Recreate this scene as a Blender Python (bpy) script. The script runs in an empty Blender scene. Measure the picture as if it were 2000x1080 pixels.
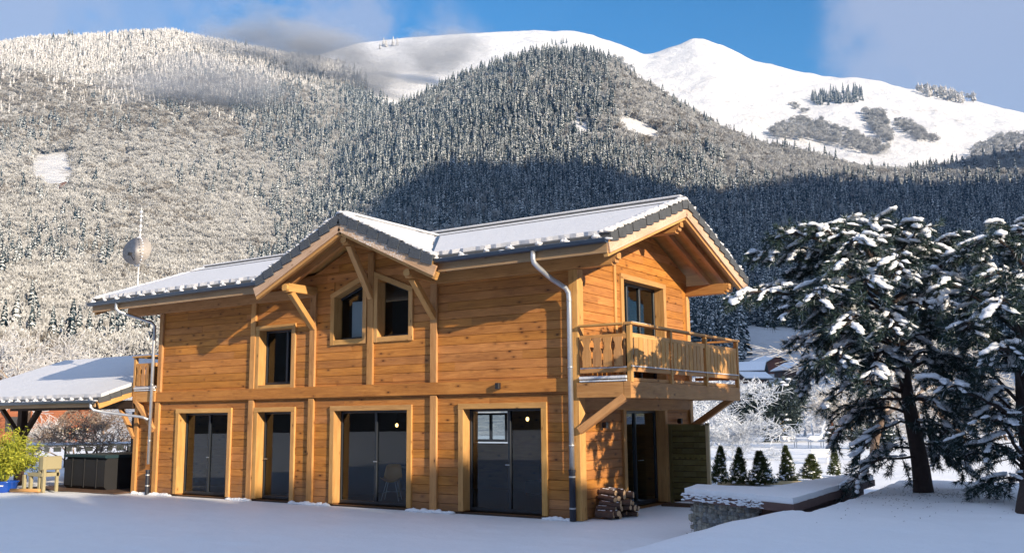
import bpy, bmesh, math, random
import numpy as np
from mathutils import Vector, Matrix
from mathutils.geometry import tessellate_polygon
S = bpy.context.scene
COL = S.collection
random.seed(7); rng = np.random.default_rng(7)

# ------------------------------------------------------------------ camera
RC = np.array([[0.830882678841784, 0.08964628468314687, 0.549178948652631],
               [0.5563802559223557, -0.11848421644338425, -0.8224369284471431],
               [-0.008659377603196947, 0.988900922285092, -0.14832390597344647]])
CAM = np.array([9.157009533801109, -15.98595445061805, 1.97])
cd = bpy.data.cameras.new('camera'); cam = bpy.data.objects.new('camera', cd); COL.objects.link(cam)
cd.sensor_width = 36; cd.lens = 32.86; cd.clip_start = 0.1; cd.clip_end = 9000
M = Matrix([[*RC[0], CAM[0]], [*RC[1], CAM[1]], [*RC[2], CAM[2]], [0, 0, 0, 1]])
cam.matrix_world = M
S.camera = cam
# ------------------------------------------------------------------ light
SUN_AZ = math.radians(-18)      # direction towards the sun, from +X
SUN_EL = math.radians(18.5)
SDIR = np.array([math.cos(SUN_AZ)*math.cos(SUN_EL), math.sin(SUN_AZ)*math.cos(SUN_EL), math.sin(SUN_EL)])
ld = bpy.data.lights.new('sun', 'SUN'); sun = bpy.data.objects.new('sun', ld); COL.objects.link(sun)
ld.energy = 5.0; ld.angle = math.radians(0.5); ld.color = (1.0, 0.85, 0.65)
sun.rotation_euler = Vector((-SDIR[0], -SDIR[1], -SDIR[2])).to_track_quat('-Z', 'Y').to_euler()
S.view_settings.view_transform = 'Standard'; S.view_settings.look = 'None'
S.view_settings.exposure = 1.15; S.view_settings.gamma = 1.0
S.cycles.max_bounces = 6; S.cycles.diffuse_bounces = 3; S.cycles.glossy_bounces = 3
S.cycles.transparent_max_bounces = 12; S.cycles.volume_bounces = 0
S.cycles.sample_clamp_indirect = 4.0

def pxdir(p):
    v = np.array([(p[0]-1000.), -(p[1]-540.), -1825.567]); return RC @ (v/np.linalg.norm(v))
FW = np.array([-.5553, .8316]); FW /= np.linalg.norm(FW); RT = np.array([FW[1], -FW[0]])
def px_ae(p):
    d = pxdir(p); return math.atan2(d[:2] @ RT, d[:2] @ FW), d[2]/math.hypot(d[0], d[1])

world = bpy.data.worlds.new('World'); S.world = world; world.use_nodes = True
def build_world():
    nt = world.node_tree; N = nt.nodes; L = nt.links; N.clear()
    out = N.new('ShaderNodeOutputWorld'); bg = N.new('ShaderNodeBackground')
    sky = N.new('ShaderNodeTexSky'); sky.sky_type = 'NISHITA'; sky.sun_disc = False
    sky.sun_elevation = SUN_EL; sky.sun_rotation = math.pi/2 - SUN_AZ
    sky.altitude = 900; sky.air_density = 1.0; sky.dust_density = 0.3; sky.ozone_density = 2.0
    bg.inputs['Strength'].default_value = 0.15
    hs = N.new('ShaderNodeHueSaturation'); hs.inputs['Saturation'].default_value = 1.4; hs.inputs['Value'].default_value = .56
    L.new(sky.outputs[0], hs.inputs['Color'])
    # clouds: soft masks round directions of the sky, broken by noise
    tc = N.new('ShaderNodeTexCoord')
    nz = N.new('ShaderNodeTexNoise'); nz.inputs['Scale'].default_value = 7; nz.inputs['Detail'].default_value = 7; nz.inputs['Roughness'].default_value = .6
    L.new(tc.outputs['Generated'], nz.inputs['Vector'])
    nz2 = N.new('ShaderNodeTexNoise'); nz2.inputs['Scale'].default_value = 26; nz2.inputs['Detail'].default_value = 6
    L.new(tc.outputs['Generated'], nz2.inputs['Vector'])
    def math_(op, a, b=None, clamp=False):
        m = N.new('ShaderNodeMath'); m.operation = op; m.use_clamp = clamp
        for i, x in enumerate((a, b)):
            if x is None: continue
            if hasattr(x, 'is_linked') or hasattr(x, 'links'): L.new(x, m.inputs[i])
            else: m.inputs[i].default_value = x
        return m.outputs[0]
    nsum = math_('ADD', math_('MULTIPLY', math_('SUBTRACT', nz.outputs['Fac'], .5), 1.0), math_('MULTIPLY', math_('SUBTRACT', nz2.outputs['Fac'], .5), .45))
    total = None
    # (pixel of the direction, radius in radians, edge softness, noise amount, density)
    blobs = [((2020, -60), .165, .035, .09, .85), ((1800, 120), .068, .03, .08, .8), ((1900, 120), .08, .03, .08, .85), ((2150, 60), .20, .05, .06, .8),
             ((-40, 60), .062, .03, .10, .8), ((30, 60), .035, .03, .10, .6), ((520, 70), .045, .05, .20, .75), ((400, 20), .05, .06, .26, .55), ((620, 75), .05, .04, .2, .7),
             ((290, 15), .05, .06, .22, .5), ((880, 75), .018, .03, .08, .6), ((700, 60), .02, .04, .16, .5), ((-300, 60), .2, .1, .3, .7), ((2600, 0), .25, .1, .4, .7)]
    for p, rad, soft, na, den in blobs:
        d = pxdir(p)
        dp = N.new('ShaderNodeVectorMath'); dp.operation = 'DISTANCE'
        L.new(tc.outputs['Generated'], dp.inputs[0]); dp.inputs[1].default_value = tuple(d)
        dist = math_('ADD', dp.outputs['Value'], math_('MULTIPLY', nsum, na*1.6))
        mr = N.new('ShaderNodeMapRange'); mr.interpolation_type = 'SMOOTHSTEP'
        mr.inputs['From Min'].default_value = rad+soft; mr.inputs['From Max'].default_value = rad-soft
        mr.inputs['To Min'].default_value = 0; mr.inputs['To Max'].default_value = den
        L.new(dist, mr.inputs['Value'])
        total = mr.outputs[0] if total is None else math_('MAXIMUM', total, mr.outputs[0])
    # broken bright cloud added overhead and behind the view for whiter fill light
    sx = N.new('ShaderNodeSeparateXYZ'); L.new(tc.outputs['Generated'], sx.inputs[0])
    dv = N.new('ShaderNodeVectorMath'); dv.operation = 'DOT_PRODUCT'; L.new(tc.outputs['Generated'], dv.inputs[0]); dv.inputs[1].default_value = (FW[0]*.87, FW[1]*.87, -.5)
    mr = N.new('ShaderNodeMapRange'); mr.interpolation_type = 'SMOOTHSTEP'; L.new(math_('ADD', dv.outputs['Value'], math_('MULTIPLY', nsum, .25)), mr.inputs['Value'])
    mr.inputs['From Min'].default_value = .38; mr.inputs['From Max'].default_value = .02; mr.inputs['To Max'].default_value = .7
    mixh = N.new('ShaderNodeMix'); mixh.data_type = 'RGBA'; L.new(mr.outputs[0], mixh.inputs['Factor']); L.new(hs.outputs[0], mixh.inputs[6]); mixh.inputs[7].default_value = (1.95, 2.25, 3.0, 1)
    mix = N.new('ShaderNodeMix'); mix.data_type = 'RGBA'
    L.new(total, mix.inputs['Factor']); L.new(mixh.outputs[2], mix.inputs[6]); mix.inputs[7].default_value = (1.45, 1.6, 2.15, 1)
    L.new(mix.outputs[2], bg.inputs['Color']); L.new(bg.outputs[0], out.inputs[0])
build_world()

# ------------------------------------------------------------------ helpers
def tag(o, label=None, cat=None, group=None, kind=None):
    if label: o['label'] = label
    if cat: o['category'] = cat
    if group: o['group'] = group
    if kind: o['kind'] = kind
    return o
def empty(name, loc=(0, 0, 0), rz=0, label=None, cat=None, group=None):
    o = bpy.data.objects.new(name, None); COL.objects.link(o); o.location = loc; o.rotation_euler = (0, 0, rz)
    o.empty_display_size = .2
    return tag(o, label, cat, group)
def copy_tree(o, parent=None):
    c = o.copy(); COL.objects.link(c); c.parent = parent
    for ch in list(o.children): copy_tree(ch, c)
    return c

class MB:
    """collects faces with uv (metres along the grain), a random value per piece and a material slot"""
    def __init__(s): s.v = []; s.f = []; s.uv = []; s.r = []; s.m = []
    def add(s, verts, faces, uvs=None, r=None, m=0):
        b = len(s.v); s.v += [tuple(map(float, p)) for p in verts]
        if r is None: r = random.random()
        for i, f in enumerate(faces):
            s.f.append([b+k for k in f]); s.m.append(m); s.r.append(r)
            if uvs is not None: s.uv += list(uvs[i])
            else:
                p = [verts[k] for k in f]; n = Vector((0, 0, 0))
                for a in range(len(p)):
                    q, w = p[a], p[(a+1) % len(p)]
                    n += Vector(((q[1]-w[1])*(q[2]+w[2]), (q[2]-w[2])*(q[0]+w[0]), (q[0]-w[0])*(q[1]+w[1])))
                n = [abs(c) for c in n]; k = n.index(max(n))
                for q in p:
                    s.uv.append(((q[0]+q[1])+r*7, q[2]) if k < 2 else (q[0]+r*7, q[1]))
        return s
    def beam(s, p, q, w, h, up=(0, 0, 1), r=None, m=0, ch=0.0, off=(0, 0)):
        """box from p to q, w sideways and h along up; off shifts the section"""
        p = Vector(p); q = Vector(q); d = q-p; ln = d.length; d.normalize()
        up = Vector(up); sd = d.cross(up); sd.normalize(); u2 = sd.cross(d)
        p = p+sd*off[0]+u2*off[1]; q = q+sd*off[0]+u2*off[1]
        if r is None: r = random.random()
        c = ch if ch > 0 else 0
        if c: sec = [(-w/2+c, -h/2), (w/2-c, -h/2), (w/2, -h/2+c), (w/2, h/2-c), (w/2-c, h/2), (-w/2+c, h/2), (-w/2, h/2-c), (-w/2, -h/2+c)]
        else: sec = [(-w/2, -h/2), (w/2, -h/2), (w/2, h/2), (-w/2, h/2)]
        n = len(sec); V = [p+sd*a+u2*b for a, b in sec]+[q+sd*a+u2*b for a, b in sec]
        F = []; U = []; acc = 0; o = r*9
        for i in range(n):
            j = (i+1) % n; l = math.hypot(sec[j][0]-sec[i][0], sec[j][1]-sec[i][1])
            F.append([j, i, n+i, n+j]); U.append([(o, acc+l+o), (o, acc+o), (o+ln, acc+o), (o+ln, acc+l+o)]); acc += l
        F.append(list(range(n))); U.append([(o+sec[i][0]*.2, o+sec[i][1]) for i in range(n)])
        F.append([n+i for i in range(n)][::-1]); U.append([(o+sec[i][0]*.2, o+sec[i][1]) for i in range(n)][::-1])
        return s.add(V, F, U, r, m)
    def box(s, x0, x1, y0, y1, z0, z1, r=None, m=0, ch=0.0):
        dx, dy, dz = x1-x0, y1-y0, z1-z0; cx, cy, cz = (x0+x1)/2, (y0+y1)/2, (z0+z1)/2
        if dx >= dy and dx >= dz: return s.beam((x0, cy, cz), (x1, cy, cz), dy, dz, (0, 0, 1), r, m, ch)
        if dy >= dz: return s.beam((cx, y0, cz), (cx, y1, cz), dx, dz, (0, 0, 1), r, m, ch)
        return s.beam((cx, cy, z0), (cx, cy, z1), dx, dy, (0, 1, 0), r, m, ch)
    def tube(s, pts, rad, n=8, m=0, r=None, cap=True):
        pts = [Vector(p) for p in pts]; k = len(pts)
        if not hasattr(rad, '__len__'): rad = [rad]*k
        if r is None: r = random.random()
        V = []; d0 = (pts[1]-pts[0]).normalized(); a = d0.orthogonal().normalized()
        L = 0; Ls = []
        for i in range(k):
            d = (pts[min(i+1, k-1)]-pts[max(i-1, 0)])
            d = d.normalized() if d.length > 1e-9 else d0
            a = (a-d*a.dot(d)); a = a.normalized() if a.length > 1e-6 else d.orthogonal().normalized()
            b = d.cross(a)
            if i: L += (pts[i]-pts[i-1]).length
            Ls.append(L)
            for j in range(n):
                t = 2*math.pi*j/n; V.append(pts[i]+(a*math.cos(t)+b*math.sin(t))*rad[i])
        F = []; U = []
        for i in range(k-1):
            for j in range(n):
                j2 = (j+1) % n
                F.append([i*n+j, i*n+j2, (i+1)*n+j2, (i+1)*n+j])
                U.append([(Ls[i], j/n*.4), (Ls[i], (j+1)/n*.4), (Ls[i+1], (j+1)/n*.4), (Ls[i+1], j/n*.4)])
        if cap:
            F.append(list(range(n))[::-1]); U.append([(0, 0)]*n)
            F.append([(k-1)*n+j for j in range(n)]); U.append([(0, 0)]*n)
        return s.add(V, F, U, r, m)
    def lathe(s, prof, c=(0, 0, 0), n=20, m=0, r=None, M3=None):
        V = []
        for rr, z in prof:
            for j in range(n):
                t = 2*math.pi*j/n; p = Vector((rr*math.cos(t), rr*math.sin(t), z))
                if M3 is not None: p = M3 @ p
                V.append(p+Vector(c))
        F = [[i*n+j, i*n+(j+1) % n, (i+1)*n+(j+1) % n, (i+1)*n+j] for i in range(len(prof)-1) for j in range(n)]
        F.append(list(range(n))[::-1]); F.append([(len(prof)-1)*n+j for j in range(n)])
        return s.add(V, F, None, r, m)
    def blob(s, c, rx, ry, rz, rot=None, m=0, amp=.18, sub=1, flat=True):
        V, F = ICO[sub]; c = Vector(c); o = random.random()*50
        out = []
        for p in V:
            k = 1+amp*(math.sin(p[0]*5+o)*math.cos(p[1]*4+o*1.7)+.5*math.sin(p[2]*7+o*.6))
            z = p[2] if (p[2] > 0 or not flat) else p[2]*.45
            q = Vector((p[0]*rx*k, p[1]*ry*k, z*rz*k))
            if rot is not None: q = rot @ q
            out.append(q+c)
        return s.add(out, F, [[(0, 0)]*3]*len(F), None, m)
    def build(s, name, mats, parent=None, smooth=False, bevel=0, auto=None):
        me = bpy.data.meshes.new(name); me.from_pydata(s.v, [], s.f)
        if not isinstance(mats, (list, tuple)): mats = [mats]
        for mt in mats: me.materials.append(mt)
        uvl = me.uv_layers.new(name='UVMap'); uvl.data.foreach_set('uv', np.array(s.uv, dtype=np.float32).ravel())
        at = me.attributes.new('rnd', 'FLOAT', 'FACE'); at.data.foreach_set('value', np.array(s.r, dtype=np.float32))
        me.polygons.foreach_set('material_index', np.array(s.m, dtype=np.int32))
        if smooth: me.polygons.foreach_set('use_smooth', np.ones(len(s.f), dtype=bool))
        me.update()
        o = bpy.data.objects.new(name, me); COL.objects.link(o); o.parent = parent
        if bevel:
            b = o.modifiers.new('bevel', 'BEVEL'); b.width = bevel; b.segments = 2; b.limit_method = 'ANGLE'
        return o
def make_ico():
    out = {}
    for sub in (0, 1, 2):
        bm = bmesh.new(); bmesh.ops.create_icosphere(bm, subdivisions=sub+1, radius=1)
        out[sub] = ([tuple(v.co) for v in bm.verts], [[v.index for v in f.verts] for f in bm.faces]); bm.free()
    return out
ICO = make_ico()
def fast_mesh(name, V, F, mats, parent=None, smooth=True, rnd=None, k=3, link=True, mi=None):
    """numpy mesh of k-gons"""
    me = bpy.data.meshes.new(name); V = np.asarray(V, np.float32); F = np.asarray(F, np.int32)
    me.vertices.add(len(V)); me.vertices.foreach_set('co', V.ravel())
    me.loops.add(F.size); me.loops.foreach_set('vertex_index', F.ravel())
    me.polygons.add(len(F)); me.polygons.foreach_set('loop_start', np.arange(0, F.size, k, dtype=np.int32))
    me.polygons.foreach_set('loop_total', np.full(len(F), k, np.int32))
    if not isinstance(mats, (list, tuple)): mats = [mats]
    for m in mats: me.materials.append(m)
    if smooth: me.polygons.foreach_set('use_smooth', np.ones(len(F), bool))
    if rnd is not None:
        at = me.attributes.new('rnd', 'FLOAT', 'FACE'); at.data.foreach_set('value', np.asarray(rnd, np.float32))
    if mi is not None: me.polygons.foreach_set('material_index', np.asarray(mi, np.int32))
    me.update(calc_edges=True)
    o = bpy.data.objects.new(name, me); o.parent = parent
    if link: COL.objects.link(o)
    return o
def vnoise(x, y, seed=0):
    xi = np.floor(x).astype(np.int64); yi = np.floor(y).astype(np.int64); xf = x-xi; yf = y-yi
    def h(a, b):
        n = (a*374761393+b*668265263+seed*974634777) & 0x7fffffff
        n = (n ^ (n >> 13))*1274126177 & 0x7fffffff; n = n ^ (n >> 16)
        return (n & 0xffff)/65535.0
    u = xf*xf*(3-2*xf); v = yf*yf*(3-2*yf)
    return (h(xi, yi)*(1-u)+h(xi+1, yi)*u)*(1-v)+(h(xi, yi+1)*(1-u)+h(xi+1, yi+1)*u)*v
def fbm(x, y, oct=4, seed=0, gain=.5):
    s = 0; a = 1; t = 0
    for i in range(oct): s = s+a*(vnoise(x*2**i, y*2**i, seed+i*17)-.5); t += a; a *= gain
    return s/t*2
def smooth01(a, b, x):
    t = np.clip((x-a)/(b-a), 0, 1); return t*t*(3-2*t)

# ------------------------------------------------------------------ materials
MAT = {}
class NT:
    def __init__(s, name):
        s.m = bpy.data.materials.new(name); s.m.use_nodes = True; s.t = s.m.node_tree; s.N = s.t.nodes; s.L = s.t.links
        s.b = s.N['Principled BSDF']; MAT[name] = s.m
    def n(s, typ, **kw):
        x = s.N.new('ShaderNode'+typ)
        for k, v in kw.items():
            if k in x.inputs: s.set(x.inputs[k], v)
            else: setattr(x, k, v)
        return x
    def set(s, inp, v):
        if isinstance(v, bpy.types.NodeSocket): s.L.new(v, inp)
        else: inp.default_value = v
    def math(s, op, a, b=0, clamp=False):
        x = s.N.new('ShaderNodeMath'); x.operation = op; x.use_clamp = clamp; s.set(x.inputs[0], a); s.set(x.inputs[1], b); return x.outputs[0]
    def mix(s, f, a, b, bt='MIX'):
        x = s.N.new('ShaderNodeMix'); x.data_type = 'RGBA'; x.blend_type = bt; s.set(x.inputs[0], f); s.set(x.inputs[6], a); s.set(x.inputs[7], b); return x.outputs[2]
    def ramp(s, f, stops):
        x = s.N.new('ShaderNodeValToRGB'); s.set(x.inputs[0], f); e = x.color_ramp.elements
        while len(e) < len(stops): e.new(.5)
        for i, (p, c) in enumerate(stops): e[i].position = p; e[i].color = (*c, 1) if len(c) == 3 else c
        return x.outputs[0]
    def noise(s, vec, scale, detail=4, rough=.55, dist=0):
        x = s.n('TexNoise', Scale=scale, Detail=detail, Roughness=rough, Distortion=dist)
        if vec is not None: s.L.new(vec, x.inputs['Vector'])
        return x.outputs['Fac']
    def maprange(s, v, a, b, c=0., d=1., sm=False):
        x = s.N.new('ShaderNodeMapRange'); x.interpolation_type = 'SMOOTHSTEP' if sm else 'LINEAR'
        s.set(x.inputs[0], v); x.inputs[1].default_value = a; x.inputs[2].default_value = b; x.inputs[3].default_value = c; x.inputs[4].default_value = d
        return x.outputs[0]
    def bump(s, h, strength=.3, dist=.01, normal=None):
        x = s.n('Bump', Strength=strength, Distance=dist); s.L.new(h, x.inputs['Height'])
        if normal is not None: s.L.new(normal, x.inputs['Normal'])
        s.L.new(x.outputs[0], s.b.inputs['Normal']); return x.outputs[0]
    def col(s, c, rough=.6, metal=0, spec=None):
        s.set(s.b.inputs['Base Color'], c if isinstance(c, bpy.types.NodeSocket) else (*c, 1))
        s.set(s.b.inputs['Roughness'], rough); s.set(s.b.inputs['Metallic'], metal)
        if spec is not None: s.set(s.b.inputs['Specular IOR Level'], spec)
        return s

def wood(name, dark, mid, light, rough=.6, knots=.085, vary=.35, frost=0):
    t = NT(name); uv = t.n('UVMap').outputs[0]; rn = t.n('Attribute', attribute_name='rnd').outputs['Fac']
    mp = t.n('Mapping'); t.L.new(uv, mp.inputs['Vector']); mp.inputs['Scale'].default_value = (1.3, 22, 1)
    cb = t.n('CombineXYZ'); t.set(cb.inputs[0], t.math('MULTIPLY', rn, 31)); t.set(cb.inputs[1], t.math('MULTIPLY', rn, 57)); t.L.new(cb.outputs[0], mp.inputs['Location'])
    g = t.noise(mp.outputs[0], 1.6, 6, .62, 1.4)
    mp2 = t.n('Mapping'); t.L.new(uv, mp2.inputs['Vector']); mp2.inputs['Scale'].default_value = (.8, 5, 1); t.L.new(cb.outputs[0], mp2.inputs['Location'])
    g2 = t.noise(mp2.outputs[0], 1.3, 3, .5, .8)
    c = t.ramp(g, [(.30, dark), (.50, mid), (.72, light)])
    c2 = t.ramp(g2, [(.3, dark), (.55, mid), (.75, light)])
    c = t.mix(.42, c, c2)
    mp3 = t.n('Mapping'); t.L.new(uv, mp3.inputs['Vector']); mp3.inputs['Scale'].default_value = (1.7, 3.6, 1); t.L.new(cb.outputs[0], mp3.inputs['Location'])
    vo = t.n('TexVoronoi', Scale=1.5); t.L.new(mp3.outputs[0], vo.inputs['Vector'])
    kn = t.maprange(vo.outputs['Distance'], knots*.5, knots*1.5, 1, 0, True)
    ring = t.maprange(vo.outputs['Distance'], knots*1.2, knots*3.6, .45, 0, True)
    c = t.mix(ring, c, (*[x*.62 for x in dark], 1)); c = t.mix(kn, c, (dark[0]*.25, dark[1]*.18, dark[2]*.15, 1))
    hv = t.n('HueSaturation'); t.L.new(c, hv.inputs['Color'])
    t.set(hv.inputs['Value'], t.maprange(rn, 0, 1, 1-vary, 1+vary*.55)); wn = t.n('TexWhiteNoise', noise_dimensions='1D'); t.L.new(rn, wn.inputs['W'])
    t.set(hv.inputs['Hue'], t.maprange(wn.outputs['Value'], 0, 1, .498, .502)); t.set(hv.inputs['Saturation'], t.maprange(wn.outputs['Value'], 0, 1, .97, 1.03))
    cc = hv.outputs[0]
    # rain stains and weathering with a shape of their own
    ob = t.n('TexCoord').outputs['Object']; st = t.noise(ob, .9, 4, .6)
    cc = t.mix(t.maprange(st, .5, .72, 0, .35), cc, (dark[0]*.75, dark[1]*.8, dark[2]*.95, 1))
    if frost:
        fz = t.noise(ob, 26, 5, .7); fl = t.noise(ob, 1.1, 3, .6)
        f = t.math('MULTIPLY', t.maprange(fz, .42, .62, 0, 1), t.maprange(fl, .45, .62, .1*frost, frost))
        cc = t.mix(f, cc, (.75, .72, .68, 1))
    sp = t.n('SeparateXYZ'); t.L.new(ob, sp.inputs[0]); sn = t.noise(ob, 2.6, 4, .65)
    wear = t.math('MULTIPLY', t.maprange(t.math('ADD', sp.outputs['Z'], t.math('MULTIPLY', sn, -.7)), .35, -.25, 0, 1, True), .45) if name == 'larch_planks' else None
    if wear is not None: cc = t.mix(wear, cc, (.17, .11, .075, 1))
    t.col(cc, t.maprange(g, .2, .8, rough-.1, rough+.12), spec=.3)
    t.bump(t.math('ADD', g, t.math('MULTIPLY', kn, -.3)), .45, .006)
    return t.m
wood('larch_planks', (.26, .095, .022), (.46, .185, .042), (.62, .28, .075), vary=.18, knots=.085)
wood('light_timber', (.36, .17, .05), (.54, .29, .095), (.66, .39, .15), vary=.15, knots=.06)
wood('beam_timber', (.32, .14, .045), (.52, .26, .09), (.64, .35, .14), vary=.2, knots=.07)
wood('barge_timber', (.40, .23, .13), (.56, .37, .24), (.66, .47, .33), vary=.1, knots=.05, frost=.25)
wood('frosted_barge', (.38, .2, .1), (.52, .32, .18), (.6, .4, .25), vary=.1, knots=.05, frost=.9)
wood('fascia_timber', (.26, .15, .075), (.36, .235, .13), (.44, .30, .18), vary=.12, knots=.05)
wood('green_timber', (.11, .09, .03), (.19, .155, .05), (.27, .22, .08), vary=.25, knots=.05)
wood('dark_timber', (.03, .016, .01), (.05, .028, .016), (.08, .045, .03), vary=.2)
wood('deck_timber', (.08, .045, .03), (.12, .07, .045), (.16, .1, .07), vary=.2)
wood('red_timber', (.18, .05, .02), (.28, .09, .035), (.36, .14, .06), vary=.2)
wood('pale_timber', (.45, .34, .18), (.6, .47, .27), (.7, .58, .36), vary=.15, knots=.04)

def snow_mat(name, c=(.86, .87, .89), speck=0, sc=1.0, tile=False):
    t = NT(name); ob = t.n('TexCoord').outputs['Object']
    n1 = t.noise(ob, 1.2*sc, 5, .6); n2 = t.noise(ob, 42*sc, 3, .6)
    cc = t.mix(t.maprange(n1, .3, .7, 0, .5), (*c, 1), (c[0]*.93, c[1]*.94, c[2]*.95, 1))
    if speck:
        s1 = t.noise(ob, 16, 4, .7); s2 = t.noise(ob, .35, 3, .6)
        cc = t.mix(t.math('MULTIPLY', t.maprange(s1, .66, .70, 0, 1), t.maprange(s2, .50, .62, 0, .8)), cc, (.12, .1, .08, 1))
    t.col(cc, .55, spec=.25)
    n3 = t.noise(ob, 7*sc, 5, .65); t.bump(t.math('ADD', t.math('ADD', t.math('MULTIPLY', n1, .8), t.math('MULTIPLY', n3, .35)), t.math('MULTIPLY', n2, .14)), .6, .06)
    t.b.inputs['Subsurface Weight'].default_value = 0
    return t.m
snow_mat('snow'); snow_mat('ground_snow')
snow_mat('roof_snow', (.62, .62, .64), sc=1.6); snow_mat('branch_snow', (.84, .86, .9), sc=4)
def simple(name, c, rough=.5, metal=0, nscale=0, namp=.3, bump=0, spec=None):
    t = NT(name)
    if nscale:
        n = t.noise(t.n('TexCoord').outputs['Object'], nscale, 5, .6)
        cc = t.mix(n, (*[x*(1-namp) for x in c], 1), (*[min(1, x*(1+namp)) for x in c], 1)); t.col(cc, rough, metal, spec)
        if bump: t.bump(n, bump, .02)
    else: t.col(c, rough, metal, spec)
    return t.m
simple('slate_tile', (.062, .066, .072), .75, nscale=9, namp=.45, bump=.5)
simple('frosty_tile', (.06, .07, .085), .8, nscale=45, namp=.95, bump=.8)
simple('gutter_metal', (.07, .095, .13), .35, .6, nscale=3, namp=.25)
simple('zinc', (.52, .53, .54), .38, .75, nscale=6, namp=.15)
simple('black_pvc', (.018, .022, .035), .45, spec=.4)
simple('window_frame_paint', (.016, .020, .026), .4, spec=.5)
simple('black_metal', (.015, .015, .017), .5)
simple('tub_skin', (.010, .010, .012), .7, nscale=5, namp=.3)
simple('tub_cover', (.012, .035, .045), .5)
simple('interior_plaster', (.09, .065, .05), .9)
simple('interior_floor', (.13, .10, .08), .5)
simple('pine_bark', (.045, .030, .026), .95, nscale=14, namp=.6, bump=1.0)
simple('brick_red_slab', (.12, .07, .06), .85, nscale=7, namp=.35, bump=.4)
simple('yellow_plastic', (.75, .36, .03), .35)
simple('white_metal', (.7, .7, .7), .4)
simple('blue_glaze', (.01, .06, .33), .15)
simple('bark_log', (.10, .06, .045), .9, nscale=12, namp=.6, bump=.8)
simple('cut_wood', (.55, .36, .2), .8, nscale=20, namp=.25)
simple('khaki_paint', (.30, .26, .15), .7)
simple('rock', (.22, .19, .15), .9, nscale=3, namp=.5, bump=.8)
simple('dish_grey', (.40, .37, .35), .6, nscale=18, namp=.35)
simple('wire', (.12, .11, .1), .6)
def glass_mat(name='glass', tint=(.62, .68, .7), f0=.09):
    t = NT(name); t.N.remove(t.b); o = t.N['Material Output']
    tr = t.n('BsdfTransparent'); tr.inputs[0].default_value = (*tint, 1)
    gl = t.n('BsdfGlossy'); gl.inputs['Roughness'].default_value = .01; gl.inputs[0].default_value = (.9, .95, 1, 1)
    fr = t.n('Fresnel'); fr.inputs[0].default_value = 1.45
    mx = t.n('MixShader'); t.L.new(t.math('MULTIPLY', fr.outputs[0], 1.25, True), mx.inputs[0]); t.L.new(tr.outputs[0], mx.inputs[1]); t.L.new(gl.outputs[0], mx.inputs[2])
    t.L.new(mx.outputs[0], o.inputs[0]); return t.m
glass_mat()
def lamp_mat():
    t = NT('lamp_glow'); t.b.inputs['Emission Color'].default_value = (1, .55, .18, 1); t.b.inputs['Emission Strength'].default_value = 3.5; return t.m
lamp_mat()
def stone_mat():
    t = NT('gabion_stone'); rn = t.n('Attribute', attribute_name='rnd').outputs['Fac']; ob = t.n('TexCoord').outputs['Object']
    c = t.ramp(rn, [(0, (.17, .18, .19)), (.35, (.36, .35, .30)), (.6, (.46, .42, .34)), (.8, (.26, .29, .31)), (1, (.58, .56, .5))])
    n = t.noise(ob, 25, 5, .65); t.col(t.mix(t.maprange(n, .35, .65, 0, .5), c, (.07, .07, .07, 1)), .85); t.bump(n, .6, .02)
stone_mat()
def needle_mat(name, a, b):
    t = NT(name); rn = t.n('Attribute', attribute_name='rnd').outputs['Fac']
    t.col(t.mix(rn, (*a, 1), (*b, 1)), .65, spec=.2); return t.m
def pine_needle_mat():
    t = NT('pine_needles'); rn = t.n('Attribute', attribute_name='rnd').outputs['Fac']
    t.col(t.ramp(rn, [(0, (.010, .026, .026)), (.5, (.03, .055, .045)), (.88, (.04, .07, .065)), (.93, (.35, .40, .44)), (1, (.6, .64, .68))]), .65, spec=.2); return t.m
pine_needle_mat()
needle_mat('spruce_needles', (.012, .030, .026), (.04, .07, .05)); needle_mat('bamboo_leaf', (.10, .16, .02), (.52, .50, .06))
needle_mat('thuja_leaf', (.015, .03, .015), (.09, .11, .03)); needle_mat('dark_leaf', (.02, .035, .035), (.05, .07, .07))
needle_mat('frost_twig', (.34, .31, .28), (.78, .77, .76)); needle_mat('brown_twig', (.13, .085, .06), (.36, .28, .22))
needle_mat('frost_cool', (.4, .44, .5), (.8, .83, .88))
def tree_mat(name, dark, mid, snowc, lo, hi):
    """far forest: frost on what faces up, dark needles or twigs below, tone of its own per tree"""
    t = NT(name); ge = t.n('NewGeometry'); sp = t.n('SeparateXYZ'); t.L.new(ge.outputs['Normal'], sp.inputs[0])
    rn = t.n('Attribute', attribute_name='rnd').outputs['Fac']; oi = t.n('ObjectInfo').outputs['Random']
    f = t.math('ADD', sp.outputs['Z'], t.math('MULTIPLY', t.math('SUBTRACT', rn, .5), .9))
    f = t.math('ADD', f, t.math('MULTIPLY', t.math('SUBTRACT', oi, .5), .5))
    f = t.maprange(f, lo, hi)
    base = t.mix(oi, (*dark, 1), (*mid, 1))
    t.col(t.mix(f, base, (*snowc, 1)), .8, spec=.1); return t.m
tree_mat('forest_conifer', (.012, .032, .045), (.038, .062, .072), (.72, .73, .72), -.05, .85)
tree_mat('forest_frosted', (.18, .175, .17), (.34, .335, .32), (.62, .62, .615), -.85, .8)
tree_mat('forest_brown', (.11, .095, .08), (.19, .17, .145), (.60, .59, .57), -.4, 1.2)
tree_mat('forest_white', (.4, .38, .36), (.6, .58, .56), (.84, .83, .82), -.5, .6)
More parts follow.
